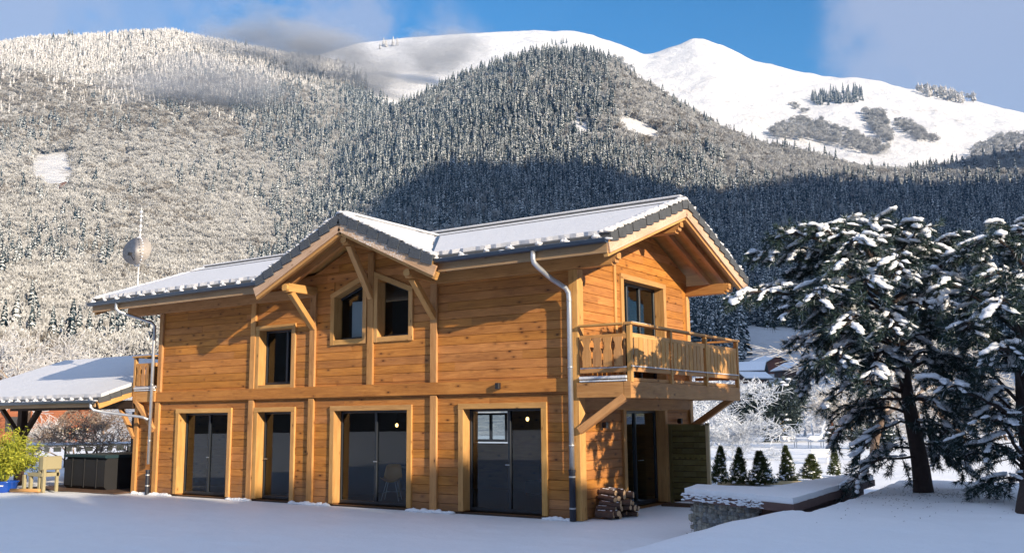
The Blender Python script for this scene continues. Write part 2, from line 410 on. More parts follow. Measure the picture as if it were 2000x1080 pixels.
def mountain_mat():
    t = NT('mountain_snow'); ob = t.n('TexCoord').outputs['Object']; ge = t.n('NewGeometry'); sp = t.n('SeparateXYZ'); t.L.new(ge.outputs['Normal'], sp.inputs[0])
    n = t.noise(ob, .02, 8, .62); n2 = t.noise(ob, .11, 6, .7)
    c = t.mix(t.maprange(n2, .35, .7, 0, .35), (.58, .58, .59, 1), (.50, .50, .51, 1))
    rk = t.math('MULTIPLY', t.maprange(n, .57, .63), t.maprange(n2, .50, .58))
    c = t.mix(t.math('MULTIPLY', rk, .6), c, (.3, .27, .23, 1)); t.col(c, .7, spec=.1)
    t.bump(t.math('ADD', n, t.math('MULTIPLY', n2, .3)), .9, 14)
    return t.m
mountain_mat()
simple('forest_floor', (.42, .40, .38), .9, nscale=.05, namp=.5)
W = MAT

# ------------------------------------------------------------------ the chalet
house = empty('chalet', (0, 0, 0), 0, 'two storey larch clad chalet with snowy roof, cross gable and side balcony', 'chalet')
def to3(side, u, z, d):
    if side == 'front': return (u, -d, z)
    if side == 'gable': return (d, u, z)
    if side == 'back': return (u, 5.5+d, z)
    if side == 'left': return (-13.1-d, u, z)
    if side == 'left_low': return (-14.0-d, u, z)
def wall(side, outer, holes, planks=True, mat='larch_planks', ph=.185):
    """outer: convex polygon (u,z); holes: rects (u0,u1,z0,z1) with a 10 cm margin hidden by the casing"""
    mb = MB()
    loops = [[Vector((u, z, 0)) for u, z in outer]]
    for h in holes:
        a, b, c, d = h[0]-.06, h[1]+.06, max(h[2]-.04, outer[0][1]+.001), h[3]+.06
        loops.append([Vector(p) for p in ((a, c, 0), (a, d, 0), (b, d, 0), (b, c, 0))])
    tri = tessellate_polygon(loops); P = [p for l in loops for p in l]
    for dd in (-.03, -.28):
        mb.add([to3(side, p.x, p.y, dd) for p in P], [list(t) for t in tri], None, .5)
    for l in loops:
        n = len(l)
        for i in range(n):
            a, b = l[i], l[(i+1) % n]
            mb.add([to3(side, a.x, a.y, -.03), to3(side, b.x, b.y, -.03), to3(side, b.x, b.y, -.28), to3(side, a.x, a.y, -.28)], [[0, 1, 2, 3]], None, .5)
    if planks:
        zs = [p[1] for p in outer]; z = min(zs)
        def xr(zz):
            xs = []
            n = len(outer)
            for i in range(n):
                (x0, z0), (x1, z1) = outer[i], outer[(i+1) % n]
                if abs(z0-z1) < 1e-9:
                    if abs(zz-z0) < 1e-6: xs += [x0, x1]
                    continue
                t = (zz-z0)/(z1-z0)
                if -1e-9 <= t <= 1+1e-9: xs.append(x0+t*(x1-x0))
            return (min(xs), max(xs)) if xs else None
        k = 0
        while z < max(zs)-.02:
            z1 = min(z+ph, max(zs)-1e-4); ra, rb = xr(z+1e-6), xr(z1-1e-6); k += 1
            if not ra or not rb: break
            L0, R0 = ra
            segs = [(L0, R0)]
            for h in holes:
                if h[2]-.02 < z1 and h[3]+.05 > z:
                    ns = []
                    for a, b in segs:
                        if h[1] <= a or h[0] >= b: ns.append((a, b)); continue
                        if h[0]-.04 > a: ns.append((a, h[0]-.04))
                        if h[1]+.04 < b: ns.append((h[1]+.04, b))
                    segs = ns
            for a, b in segs:
                cuts = [a]; x = math.floor(a/4.1)*4.1+((k*1.73) % 4.1)
                while x < b-.5:
                    if x > a+.5: cuts.append(x)
                    x += 4.1
                cuts.append(b)
                for c0, c1 in zip(cuts[:-1], cuts[1:]):
                    t0, t1 = (c0, c1)
                    if c0 == L0: t0 = rb[0]
                    if c1 == R0: t1 = rb[1]
                    g = .0035; r = random.random(); o = r*9
                    b0 = c0+(.002 if c0 != L0 else 0); dz = random.uniform(-.002, .002)
                    V = [to3(side, b0, z, -.014), to3(side, c1, z, -.014), to3(side, c1, z+g*2, dz), to3(side, b0, z+g*2, dz),
                         to3(side, t0, z1-g*2, dz), to3(side, t1, z1-g*2, dz), to3(side, t1, z1-g*.3, -.014), to3(side, t0, z1-g*.3, -.014)]
                    F = [[0, 1, 2, 3], [3, 2, 5, 4], [4, 5, 6, 7], [1, 6, 5, 2], [0, 3, 4, 7]]
                    uvv = [(b0, z), (c1, z), (c1, z+g), (b0, z+g), (t0, z1-g), (t1, z1-g), (t1, z1), (t0, z1)]
                    mb.add(V, F, [[(uvv[i][0]+o, uvv[i][1]+o) for i in f] for f in F], r)
            z = z1
    return mb.build('wall', W[mat], house)

ov = [(-12.18, -10.22, .05, 2.14), (-9.12, -7.93, .05, 2.14), (-6.5, -4.3, .05, 2.14), (-2.76, -.83, .05, 2.14)]
wup = (-9.13, -7.98, 2.80, 4.16)
gl = (-6.56, -5.66); gr = (-5.2, -4.28)
gdoor = (1.98, 3.92, .05, 2.08); gup = (2.02, 4.05, 2.74, 4.90)
wall('front', [(-14, 0), (0, 0), (0, 2.58), (-14, 2.58)], ov)
wall('front', [(-13.1, 2.582), (0, 2.582), (0, 5.40), (-13.1, 5.40)], [wup, (gl[0], gl[1], 3.79, 5.0), (gr[0], gr[1], 3.79, 5.0)])
wall('front', [(-7.25, 5.402), (-3.55, 5.402), (-5.32, 6.22), (-5.48, 6.22)], [])
wall('gable', [(0.03, 0), (5.5, 0), (5.5, 2.58), (.03, 2.58)], [gdoor])
wall('gable', [(.03, 2.582), (5.5, 2.582), (5.5, 5.38), (2.8, 6.36), (2.7, 6.36), (.03, 5.38)], [gup])
wall('back', [(-14, 0), (0, 0), (0, 2.58), (-14, 2.58)], [(-6.3, -5.25, 1.3, 2.08), (-11.2, -10.2, 1, 2.1)], planks=False)
wall('back', [(-13.1, 2.582), (0, 2.582), (0, 5.40), (-13.1, 5.40)], [], planks=False)
wall('left', [(.03, 2.582), (5.5, 2.582), (5.5, 5.38), (2.8, 6.36), (2.7, 6.36), (.03, 5.38)], [])
wall('left_low', [(.03, 0), (5.5, 0), (5.5, 2.58), (.03, 2.58)], [])

# floors and partitions inside
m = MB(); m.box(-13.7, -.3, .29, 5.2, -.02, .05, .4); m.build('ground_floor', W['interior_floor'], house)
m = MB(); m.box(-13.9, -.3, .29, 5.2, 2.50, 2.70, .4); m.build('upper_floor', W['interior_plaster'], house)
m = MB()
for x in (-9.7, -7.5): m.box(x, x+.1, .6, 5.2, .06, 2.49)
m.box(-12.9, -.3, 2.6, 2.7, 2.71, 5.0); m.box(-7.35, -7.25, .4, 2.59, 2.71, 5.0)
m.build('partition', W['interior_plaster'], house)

# casings and windows
def casing(side, x0, x1, z0, z1, foot=True, wd=.13, name='casing', deep=.25):
    mb = MB(); p = .045
    def bx(u0, u1, a, b, d0=-deep, d1=p):
        q = to3(side, u0, a, d0); w = to3(side, u1, b, d1)
        mb.box(min(q[0], w[0]), max(q[0], w[0]), min(q[1], w[1]), max(q[1], w[1]), min(q[2], w[2]), max(q[2], w[2]), ch=.005)
    bx(x0-wd, x0, z0 if foot else z0-wd, z1); bx(x1, x1+wd, z0 if foot else z0-wd, z1)
    bx(x0-wd, x1+wd, z1, z1+wd*.9, -deep, p+.004)
    if not foot: bx(x0-.0, x1+.0, z0-wd, z0, -deep, p-.003)
    return mb.build(name, W['light_timber'], house)
def glazing(side, x0, x1, z0, z1, mull=(), name='window', d=-.22, sash=True):
    mb = MB(); f = .055
    def bx(u0, u1, a, b, t=.06):
        q = to3(side, u0, a, d-t/2); w = to3(side, u1, b, d+t/2)
        mb.box(min(q[0], w[0]), max(q[0], w[0]), min(q[1], w[1]), max(q[1], w[1]), min(q[2], w[2]), max(q[2], w[2]), ch=.006)
    bx(x0, x0+f, z0, z1); bx(x1-f, x1, z0, z1); bx(x0+f, x1-f, z1-f, z1); bx(x0+f, x1-f, z0, z0+f*1.3)
    for u in mull: bx(u-.035, u+.035, z0+f*1.3, z1-f, .075)
    w = mb.build(name, W['window_frame_paint'], house)
    g = MB(); q = [to3(side, a, b, d) for a, b in ((x0+f, z0+f), (x1-f, z0+f), (x1-f, z1-f), (x0+f, z1-f))]
    g.add(q, [[0, 1, 2, 3]]); g.build('pane', W['glass'], w)
    if name == 'door':
        h = MB(); u = (x0+x1)/2-.02 if mull else x0+.1
        h.tube([to3(side, u, 1.0, d+.04), to3(side, u, 1.0, d+.08), to3(side, u+.1, 1.0, d+.08)], .009, 6); h.build('handle', W['zinc'], w)
    return w
for i, o in enumerate(ov):
    casing('front', *o)
    mid = (o[0]+o[1])/2
    glazing('front', *o, mull=[] if i == 1 else [mid+(.0 if i != 3 else .05)], name='door')
casing('front', *wup, foot=False); glazing('front', *wup, mull=[(wup[0]+wup[1])/2+.2])
casing('gable', *gdoor); glazing('gable', *gdoor, mull=[2.85], name='door')
casing('gable', *gup); glazing('gable', *gup, mull=[2.62, 3.25], name='door')
glazing('back', -6.3, -5.25, 1.3, 2.08, mull=[-5.78]); glazing('back', -11.2, -10.2, 1, 2.1)
# the two sloped windows under the cross gable
for (x0, x1), zl, zr in ((gl, 4.80, 5.14), (gr, 5.14, 4.78)):
    mb = MB(); z0 = 3.79; w_ = .12
    mb.box(x0-w_, x0, -.045, .25, z0-w_, zl+.04, ch=.005); mb.box(x1, x1+w_, -.045, .25, z0-w_, zr+.04, ch=.005)
    mb.box(x0, x1, -.042, .25, z0-w_, z0, ch=.005)
    s = (zr-zl)/(x1-x0)
    mb.beam((x0-w_, .1, zl+.06-s*w_), (x1+w_, .1, zr+.06+s*w_), .298, .12, ch=.005); mb.build('casing', W['light_timber'], house)
    # boards above the slope close the square hole
    f = MB(); f.add([(x0-.1, .02, zl), (x1+.1, .02, zr), (x1+.1, .02, 5.3), (x0-.1, .02, 5.3)], [[0, 1, 2, 3]], None, .4)
    f.build('wall', W['larch_planks'], house)
    fr = MB(); y = .22
    for a, b in (((x0+.03, z0), (x0+.03, zl)), ((x1-.03, z0), (x1-.03, zr)), ((x0, z0+.03), (x1, z0+.03)), ((x0, zl-.03), (x1, zr-.03)), (((x0+x1)/2+.03, z0), ((x0+x1)/2+.03, (zl+zr)/2))):
        fr.beam((a[0], y, a[1]), (b[0], y, b[1]), .06, .06)
    w = fr.build('window', W['window_frame_paint'], house)
    g = MB(); g.add([(x0, y, z0), (x1, y, z0), (x1, y, zr), (x0, y, zl)], [[0, 1, 2, 3]]); g.build('pane', W['glass'], w)
m = MB(); m.box(-6.3, -5.95, .30, .34, 3.8, 4.7); m.build('curtain', W['white_metal'], house)

# posts and the long beam
def part_box(name, mat, *a, ch=.008):
    mb = MB(); mb.box(*a, ch=ch); return mb.build(name, W[mat], house)
for x in (-9.35, -7.25, -3.55): part_box('post', 'beam_timber', x-.09, x+.09, -.065, .0, .0, 2.44)
for x in (-9.35, -7.25, -5.4, -3.55): part_box('post', 'beam_timber', x-.09, x+.09, -.065, .0, 2.72, {-5.4: 5.75}.get(x, 4.95))
part_box('post', 'beam_timber', -14.1, -13.93, -.06, .03, 0, 2.45)
part_box('post', 'beam_timber', -13.2, -13.02, -.06, .03, 0, 2.45); part_box('post', 'beam_timber', -13.16, -13.0, -.06, .03, 2.72, 4.85)
part_box('post', 'light_timber', -.13, .075, -.07, .16, 0, 4.85)
part_box('post', 'light_timber', -.1, .055, 5.36, 5.53, 0, 4.85)
part_box('beam', 'larch_planks', -14.08, -.14, -.085, .0, 2.45, 2.715)
part_box('beam', 'beam_timber', .0, .05, .165, 5.35, 2.10, 2.34)
part_box('trim_board', 'light_timber', .0, .045, 1.60, 1.68, 2.75, 5.2)
part_box('plinth', 'dark_timber', -13.95, -.1, -.02, .0, -.1, .03)

# ------------- roof
def zt(y): return 5.28+.362*(min(y, 5.5-y)+.9)         # top of the tiles, main roof
XL, XR, YE, YB, YR = -15.0, 1.25, -.9, 6.4, 2.75
CX, CF, CS, CZ = -5.4, -1.12, .463, 6.46              # cross gable
def zc(x): return CZ-CS*abs(x-CX)
def slab(poly, zf, lo, hi, name, mat, parent=house, jit=0, bevel=0, sub=0):
    pts = [Vector((x, y, 0)) for x, y in poly]
    if sub:
        out = []
        for i in range(len(pts)):
            a, b = pts[i], pts[(i+1) % len(pts)]; n = max(1, int((b-a).length/sub))
            for k in range(n):
                p = a.lerp(b, k/n)
                if jit and k: p = p+Vector((random.uniform(-jit, jit), random.uniform(-jit, jit), 0))
                out.append(p)
        pts = out
    tri = tessellate_polygon([pts]); n = len(pts); mb = MB()
    if tri:
        a, b, c = [pts[i] for i in tri[0]]
        flip = (b-a).cross(c-a).z < 0
    top = [(p.x, p.y, zf(p.x, p.y)+hi) for p in pts]; bot = [(p.x, p.y, zf(p.x, p.y)+lo) for p in pts]
    T = [list(t) if not flip else list(t)[::-1] for t in tri]
    mb.add(top, T, None, .5); mb.add(bot, [t[::-1] for t in T], None, .5)
    for i in range(n):
        j = (i+1) % n; mb.add([bot[i], bot[j], top[j], top[i]], [[0, 1, 2, 3]], None, .5)
    return mb, mb.build(name, W[mat], parent)
zm = lambda x, y: zt(y)
zcr = lambda x, y: zc(x)
frontp = [(XL, YE), (CX-2.53, YE), (CX, 2.33), (CX+2.53, YE), (XR, YE), (XR, YR), (XL, YR)]
backp = [(XL, YR), (XR, YR), (XR, YB), (XL, YB)]
cl = [(CX, CF), (CX, 2.33), (CX-2.53, YE), (CX-2.68, CF)]; crp = [(CX, 2.33), (CX, CF), (CX+2.68, CF), (CX+2.53, YE)]
_, roof = slab(frontp, zm, -.14, -.065, 'roof', 'light_timber')
slab(backp, zm, -.14, -.065, 'roof_deck', 'light_timber', roof)
for p in (cl, crp): slab(p, zcr, -.14, -.065, 'roof_deck', 'light_timber', roof)
def inset(poly, f): return [f(x, y) for x, y in poly]
for p, zf in ((frontp, zm), (backp, zm), (cl, zcr), (crp, zcr)):
    q = [(x if abs(x-XR) > .01 and abs(x-XL) > .01 else x+(.0 if x < 0 else -.0), y) for x, y in p]
    slab(q, zf, -.065, .0, 'tile_layer', 'slate_tile', roof)
# snow on each slope, held back a little from the eaves
fs = [(XL+.05, YE+.14), (CX-2.42, YE+.14), (CX-.02, 2.22), (CX-.02, 2.33), (CX+.02, 2.33), (CX+.02, 2.22), (CX+2.42, YE+.14), (XR-.22, YE+.14), (XR-.22, YR), (XL+.05, YR)]
fs = [(XL+.05, YE+.14), (CX-2.40, YE+.14), (CX-.0, 2.30), (CX+2.40, YE+.14), (XR-.24, YE+.14), (XR-.24, YR-.03), (XL+.05, YR-.03)]
bs = [(XL+.05, YR+.02), (XR-.24, YR+.02), (XR-.24, YB-.1), (XL+.05, YB-.1)]
for p, zf in ((fs, zm), (bs, zm), ([(CX-.0, CF+.12), (CX-.0, 2.30), (CX-2.44, YE-.02), (CX-2.55, CF+.12)], zcr), ([(CX+.0, 2.30), (CX+.0, CF+.12), (CX+2.55, CF+.12), (CX+2.44, YE-.02)], zcr)):
    _, o = slab(p, zf, .004, .085, 'snow_cover', 'roof_snow', roof, jit=.03, sub=.13)
    b = o.modifiers.new('bevel', 'BEVEL'); b.width = .03; b.segments = 3; b.limit_method = 'ANGLE'; b.angle_limit = math.radians(50)
m = MB(); m.beam((XL, YR, zt(YR)+.05), (XR-.02, YR, zt(YR)+.05), .22, .08, ch=.02); m.build('ridge_cap', W['slate_tile'], roof)
m = MB(); m.beam((XL+.1, YR, zt(YR)+.11), (XR-.1, YR, zt(YR)+.11), .24, .05, ch=.02); m.build('snow_cover', W['roof_snow'], roof)
m = MB(); m.beam((CX, CF, CZ+.02), (CX, 2.3, CZ+.02), .2, .07, ch=.02); m.build('ridge_cap', W['frosty_tile'], roof)
m = MB(); m.beam((CX, CF+.1, CZ+.075), (CX, 2.3, CZ+.075), .26, .05, ch=.02); m.build('snow_cover', W['roof_snow'], roof)
# dark flashing line in the right hand valley
m = MB(); m.beam((CX+2.45, YE+.02, 5.33), (CX+.4, 1.95, 6.36), .07, .10); m.build('valley_flashing', W['gutter_metal'], roof)
# thin dark flashing line just below the ridge
m = MB(); m.beam((XL+.2, YR-.62, zt(YR-.62)+.088), (XR-.24, YR-.62, zt(YR-.62)+.088), .03, .02); m.build('ridge_flashing', W['slate_tile'], roof)
# verge tiles
def verge(p, q, n, name='verge_tiles', mat='slate_tile', out=(1, 0, 0), drop=.17, snow=True):
    mb = MB(); sb = MB(); p = Vector(p); q = Vector(q); d = (q-p)/n; o = Vector(out)
    for i in range(n):
        a = p+d*i; b = p+d*(i+1)+d*.06
        lift = Vector((0, 0, .0)); tilt = Vector((0, 0, .035))
        ou = o*(.012+.012*(i % 2)); e = d*.03
        mb.beam(a+e+ou+Vector((0, 0, -drop/2+.045)), b-e+ou+Vector((0, 0, -drop/2-.01)), .035, drop, ch=.004)
        mb.beam(a-o*.09+tilt*.9, b-o*.09+tilt*.1, .24, .03, ch=.004)
    if snow:
        k = int((q-p).length/.035)
        for i in range(k):
            c = p+(q-p)*((i+random.random())/k)-o*random.uniform(.04, .16)+Vector((0, 0, .055))
            if True: sb.blob(c, random.uniform(.06, .12), random.uniform(.06, .12), random.uniform(.035, .065))
    ob = mb.build(name, W[mat], roof)
    if snow: sb.build('snow_cover', W['roof_snow'], roof, smooth=True)
verge((XR, YE, zt(YE)), (XR, YR, zt(YR)), 12); verge((XR, YB, zt(YB)), (XR, YR, zt(YR)), 12)
verge((XL, YE, zt(YE)), (XL, YR, zt(YR)), 12, out=(-1, 0, 0)); verge((XL, YB, zt(YB)), (XL, YR, zt(YR)), 12, out=(-1, 0, 0))
verge((CX+2.68, CF, zc(CX+2.68)), (CX, CF, CZ), 9, mat='frosty_tile', out=(0, -1, 0), drop=.2)
verge((CX-2.68, CF, zc(CX-2.68)), (CX, CF, CZ), 9, mat='frosty_tile', out=(0, -1, 0), drop=.2)
# barge boards, two deep
def barge(p, q, out, mat, z1=-.14, h1=.20, h2=.10):
    mb = MB(); p = Vector(p); q = Vector(q); o = Vector(out)
    mb.beam(p-o*.02+Vector((0, 0, z1-h1/2)), q-o*.02+Vector((0, 0, z1-h1/2)), .04, h1, ch=.004)
    mb.build('barge_board', W[mat], roof)
    mb = MB(); mb.beam(p-o*.09+Vector((0, 0, z1-h1-h2/2+.06)), q-o*.09+Vector((0, 0, z1-h1-h2/2+.06)), .09, h2+.06, ch=.004); mb.build('rafter', W['light_timber'], roof)
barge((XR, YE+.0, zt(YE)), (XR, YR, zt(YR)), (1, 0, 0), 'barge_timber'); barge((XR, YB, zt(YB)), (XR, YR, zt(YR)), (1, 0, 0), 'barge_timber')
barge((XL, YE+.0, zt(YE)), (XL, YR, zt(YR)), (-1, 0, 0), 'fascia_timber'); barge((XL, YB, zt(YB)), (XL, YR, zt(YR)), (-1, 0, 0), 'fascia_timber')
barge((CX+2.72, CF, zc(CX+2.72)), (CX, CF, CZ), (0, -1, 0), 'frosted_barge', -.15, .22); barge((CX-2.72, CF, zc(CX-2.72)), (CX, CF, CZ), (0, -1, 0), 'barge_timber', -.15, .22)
# rafters under the overhangs
for x in (.42, .82):
    for a, b in (((x, YE+.03), (x, YR)), ((x, YB-.03), (x, YR))):
        mb = MB(); mb.beam((a[0], a[1], zt(a[1])-.22), (b[0], b[1], zt(b[1])-.22), .10, .155, ch=.004); mb.build('rafter', W['beam_timber'], roof)
for x in (-14.4, -13.8):
    mb = MB(); mb.beam((x, YE+.03, zt(YE)-.22), (x, YR, zt(YR)-.22), .09, .155); mb.build('rafter', W['beam_timber'], roof)
for y in (-.78, -.42):
    for sx in (-1, 1):
        mb = MB(); mb.beam((CX+sx*2.5, y, zc(CX+2.5)-.22), (CX, y, CZ-.22), .09, .155, ch=.004); mb.build('rafter', W['beam_timber'], roof)
x = -13.0
while x < -.2:
    if not (CX-2.5 < x < CX+2.5): mb = MB(); mb.beam((x, YE+.05, zt(YE)-.2), (x, -.02, zt(0)-.2), .08, .12); mb.build('rafter', W['beam_timber'], roof)
    x += .62
# fascia boards
for x0, x1 in ((XL+.02, CX-2.62), (CX+2.66, XR-.04)):
    mb = MB(); mb.box(x0, x1, YE-.035, YE, 4.94, 5.20, ch=.004); mb.build('fascia', W['fascia_timber'], roof)
# soffit boards close the eaves box
# purlins
def purlin(p, q, w=.16, h=.26, name='purlin', mat='beam_timber'):
    mb = MB(); p = Vector(p); q = Vector(q); d = (q-p).normalized()
    mb.beam(p, q, w, h, ch=.012)
    # nosed end
    mb.beam(q, q+d*.07, w*.98, h*.82, ch=.02, off=(0, h*.08)); mb.beam(q+d*.07, q+d*.12, w*.96, h*.5, ch=.02, off=(0, h*.2))
    return mb.build(name, W[mat], house)
purlin((-3.62, -.0, 4.985), (.86, -.0, 4.985), .17, .25); purlin((-13, 5.5, 4.985), (1.0, 5.5, 4.985), .17, .25)
purlin((-13, YR, 6.05), (1.0, YR, 6.05), .17, .28)
purlin((-7.2, -.0, 4.985), (-14.5, 0, 4.985), .17, .25)
# brackets of the cross gable
def bracket(x, z, zp, yo=-.92):
    mb = MB(); mb.beam((x, .0, z), (x, yo, z), .17, .20, ch=.012); mb.beam((x, yo, z-.0), (x, yo-.06, z), .165, .14, ch=.03)
    mb.build('bracket', W['light_timber'], house)
    mb = MB(); mb.beam((x, yo+.14, z-.10), (x, -.03, zp), .13, .15, up=(1, 0, 0), ch=.012); mb.build('brace', W['light_timber'], house)
bracket(-7.25, 5.00, 4.12); bracket(-5.4, 5.92, 4.70); bracket(-3.55, 5.00, 4.12)
# gutters with snow lumps
def gutter(p, q, parent, r=.075, lump=.55, mat='gutter_metal'):
    p = Vector(p); q = Vector(q); d = (q-p).normalized(); sd = Vector((d.y, -d.x, 0)); mb = MB()
    n = 10; V = []; 
    for e in (p, q):
        for rr in (r, r-.008):
            for j in range(n+1):
                t = math.pi*j/n; V.append(e+sd*math.cos(t)*rr-Vector((0, 0, 1))*math.sin(t)*rr*1.05)
    k = n+1; F = []
    for j in range(n): F += [[j, j+1, 2*k+j+1, 2*k+j], [k+j, 3*k+j, 3*k+j+1, k+j+1]]
    F += [[0, 2*k, 3*k, k], [n, k+n, 3*k+n, 2*k+n]]
    F += [list(range(k)), [2*k+j for j in range(k)][::-1]]
    mb.add(V, F); mb.tube([p+sd*r, q+sd*r], .012, 6); mb.tube([p-sd*r, q-sd*r], .012, 6)
    g = mb.build('gutter', W[mat], parent, smooth=False)
    sb = MB(); L = (q-p).length; s = 0
    while s < L-.05:
        c = p+d*s
        sb.blob(c+sd*random.uniform(-.02, .03)+Vector((0, 0, -.01)), random.uniform(.07, .13), .055, random.uniform(.02, .045)); s += .11
    s = lump*.4
    while s < L-.1:
        c = p+d*s
        for w in range(3): sb.blob(c+d*random.uniform(-.05, .05)+sd*random.uniform(-.03, .05)+Vector((0, 0, random.uniform(.02, .06))), random.uniform(.04, .075), .04, random.uniform(.03, .05))
        sb.tube([c+sd*.07+Vector((0, 0, .03)), c-sd*.03+Vector((0, 0, .10))], .022, 6); s += lump
    sb.build('snow_line', W['roof_snow'], parent, smooth=True)
    return g
gutter((CX-2.66, YE-.115, 5.185), (XL-.05, YE-.115, 5.185), roof); gutter((XR-.0, YE-.115, 5.185), (CX+2.58, YE-.115, 5.185), roof, lump=.62)
def pipe(pts, zcut, r=.05, low=True):
    mb = MB(); mb.tube(pts, r, 12)
    for z in (4.2, 2.9, 1.4): 
        if z < pts[-2][2]: mb.tube([(pts[-1][0], pts[-1][1], z), (pts[-1][0], pts[-1][1], z+.03)], r+.008, 12)
    p = mb.build('downpipe', W['zinc'], house, smooth=True)
    x, y, _ = pts[-1]; mb = MB(); mb.tube([(x, y, .0), (x, y, zcut)], r+.012, 12); mb.tube([(x, y, zcut-.02), (x, y, zcut+.03)], r+.02, 12); mb.build('pipe_sleeve', W['black_pvc'], p)
    for z in (.22, zcut-.12): mb = MB(); mb.tube([(x, y, z), (x, y, z+.03)], r+.017, 12); mb.build('pipe_clip', W['zinc'], p)
ys = YE-.115
pipe([(-.35, ys, 5.12), (-.35, ys, 4.98), (-.345, ys+.02, 4.90), (-.31, ys+.10, 4.82), (-.22, -.55, 4.62), (-.10, -.24, 4.47), (-.07, -.17, 4.38), (-.07, -.15, 4.25), (-.07, -.15, .9)], .93, .052)
pipe([(-13.75, ys, 5.12), (-13.75, ys, 4.96), (-13.7, ys+.06, 4.88), (-13.3, -.22, 4.62), (-13.24, -.15, 4.52), (-13.24, -.15, 4.3), (-13.24, -.15, .8)], .62, .042)

# ------------- balconies
def balcony(x0, x1, y0, y1, z0, side):
    b = empty('balcony', (0, 0, 0)); b.parent = house
    def bb(name, mat, *a, ch=.006, m=None):
        mb = MB(); mb.box(*a, ch=ch); return mb.build(name, W[mat], b)
    s = 1 if side > 0 else -1
    xo = x1 if s > 0 else x0; xi = x0 if s > 0 else x1
    bb('floor', 'beam_timber', min(xo, xi), max(xo, xi)-.02*s if s > 0 else max(xo, xi), y0+.04, y1, z0-.02, z0+.045)
    mb = MB(); mb.box(min(xo-.12*s, xo+.02*s), max(xo-.12*s, xo+.02*s), y0-.02, y1+.08, z0-.34, z0-.025, ch=.012); mb.build('edge_beam', W['beam_timber'], b)
    for y in (y0+.04, y1-.12): bb('cross_beam', 'beam_timber', min(xi, xo-.13*s), max(xi, xo-.13*s), y-.06, y+.09, z0-.32, z0-.03)
    zt_ = 3.72; post_y = [y0+.04, y0+1.86, y0+3.72, y1-.0]
    for y in post_y: bb('post', 'light_timber', xo-.05, xo+.04, y-.045, y+.045, z0-.04, zt_-.035)
    bb('handrail', 'light_timber', min(xo-.09, xo+.07), max(xo-.09, xo+.07), y0-.03, y1+.06, zt_-.035, zt_+.012)
    bb('middle_rail', 'light_timber', xo-.03, xo+.02, y0+.085, y1-.05, 3.43, 3.53)
    bb('lower_rail', 'beam_timber', xo-.035, xo+.025, y0+.085, y1-.05, 2.80, 2.885)
    y = y0+.14; k = 0
    while y < y1-.1:
        if min(abs(y+.09-q) for q in post_y) > .09:
            mb = MB(); mb.box(xo+.022, xo+.044, y, y+.175, 2.90, 3.45, ch=.006); mb.build('baluster', W['light_timber'], b)
        y += .2
    a0, a1 = (xi+.07, xo-.06) if s > 0 else (xo+.06, xi-.02)
    for yy, yn in ((y0, 0), (y1, 1)):
        bb('handrail', 'light_timber', min(a0, a1)-.0, max(a0, a1)-.04, yy-.05, yy+.08, zt_-.035, zt_+.010)
        bb('middle_rail', 'beam_timber', a0, a1, yy-.0, yy+.04, 3.42, 3.52); bb('lower_rail', 'beam_timber', a0, a1, yy, yy+.04, 2.79, 2.87)
        w = (a1-a0-.1)/4; pth = []
        for i in range(4):
            c0 = a0+.05+w*i+.02; c1 = a0+.05+w*(i+1)-.02
            # board with a notched edge
            mb = MB(); zs = [2.90, 3.2, 3.24, 3.30, 3.36, 3.40, 3.46]; nt_ = [0, 0, .022, .03, .022, 0, 0]
            V = []
            for q, z in enumerate(zs):
                for (xx, yy2) in ((c0+nt_[q], yy-.022), (c1-nt_[q], yy-.022), (c1-nt_[q], yy-.0), (c0+nt_[q], yy-.0)): V.append((xx, yy2, z))
            F = []
            for q in range(len(zs)-1):
                for e in range(4): F.append([q*4+e, q*4+(e+1) % 4, (q+1)*4+(e+1) % 4, (q+1)*4+e])
            F += [[0, 3, 2, 1], [len(V)-4, len(V)-3, len(V)-2, len(V)-1]]
            mb.add(V, F, [[(V[k][2], V[k][0]) for k in f] for f in F]); mb.build('baluster', W['beam_timber'], b)
    sb = MB(); sb.box(min(a0, a1), max(a0, a1), y0-.035, y0+.03, z0-.02, z0+.012, ch=.006)
    sb.box(xo-.0, xo+.05, y0, y1, 2.887, 2.91, ch=.006); sb.box(a0, a1, y0-.0, y0+.035, 2.872, 2.895, ch=.006)
    sb.beam((xo, y0+.1, zt_+.018), (xo, y0+.9, zt_+.018), .08, .014); sb.beam((a0, y0, z0+.06), (a1, y0, z0+.06), .1, .05)
    sb.build('snow_line', W['roof_snow'], b)
    for y in (y0+.05, y1-.12):
        mb = MB(); mb.beam((xi+.02*s, y, 1.70), (xo-.12*s, y, z0-.30), .14, .15, up=(0, 1, 0), ch=.012); mb.build('brace', W['beam_timber'], b)
    return b
balcony(0.05, 1.19, -.10, 5.55, 2.64, 1)
balcony(-14.12, -13.15, -.10, 5.0, 2.78, -1)

# wall lamps
def wall_lamp(x, y, z, n):
    mb = MB(); mb.box(x-.045+n[0]*.05, x+.045+n[0]*.05, y-.045+n[1]*.05, y+.045+n[1]*.05, z-.06, z+.06, ch=.006); mb.beam((x+n[0]*-.01, y+n[1]*-.01, z), (x+n[0]*.02, y+n[1]*.02, z), .07, .09)
    l = mb.build('wall_lamp', W['black_metal'], house)
wall_lamp(-1.80, -.085, 2.60, (0, -1)); wall_lamp(.05, .92, 1.79, (1, 0)); wall_lamp(.05, 4.62, 1.84, (1, 0))
# snow and grit caught along the foot of the wall
sb = MB()
for a, b in ((-13.9, -12.4), (-10.0, -9.3), (-7.75, -6.65), (-4.15, -2.95), (-.68, -.15)):
    x = a
    while x < b: sb.blob((x, -.10, .0), .12, .07, random.uniform(.03, .07)); x += .1
tag(sb.build('snow_drift', W['ground_snow'], None, smooth=True), None, None, None, 'structure')

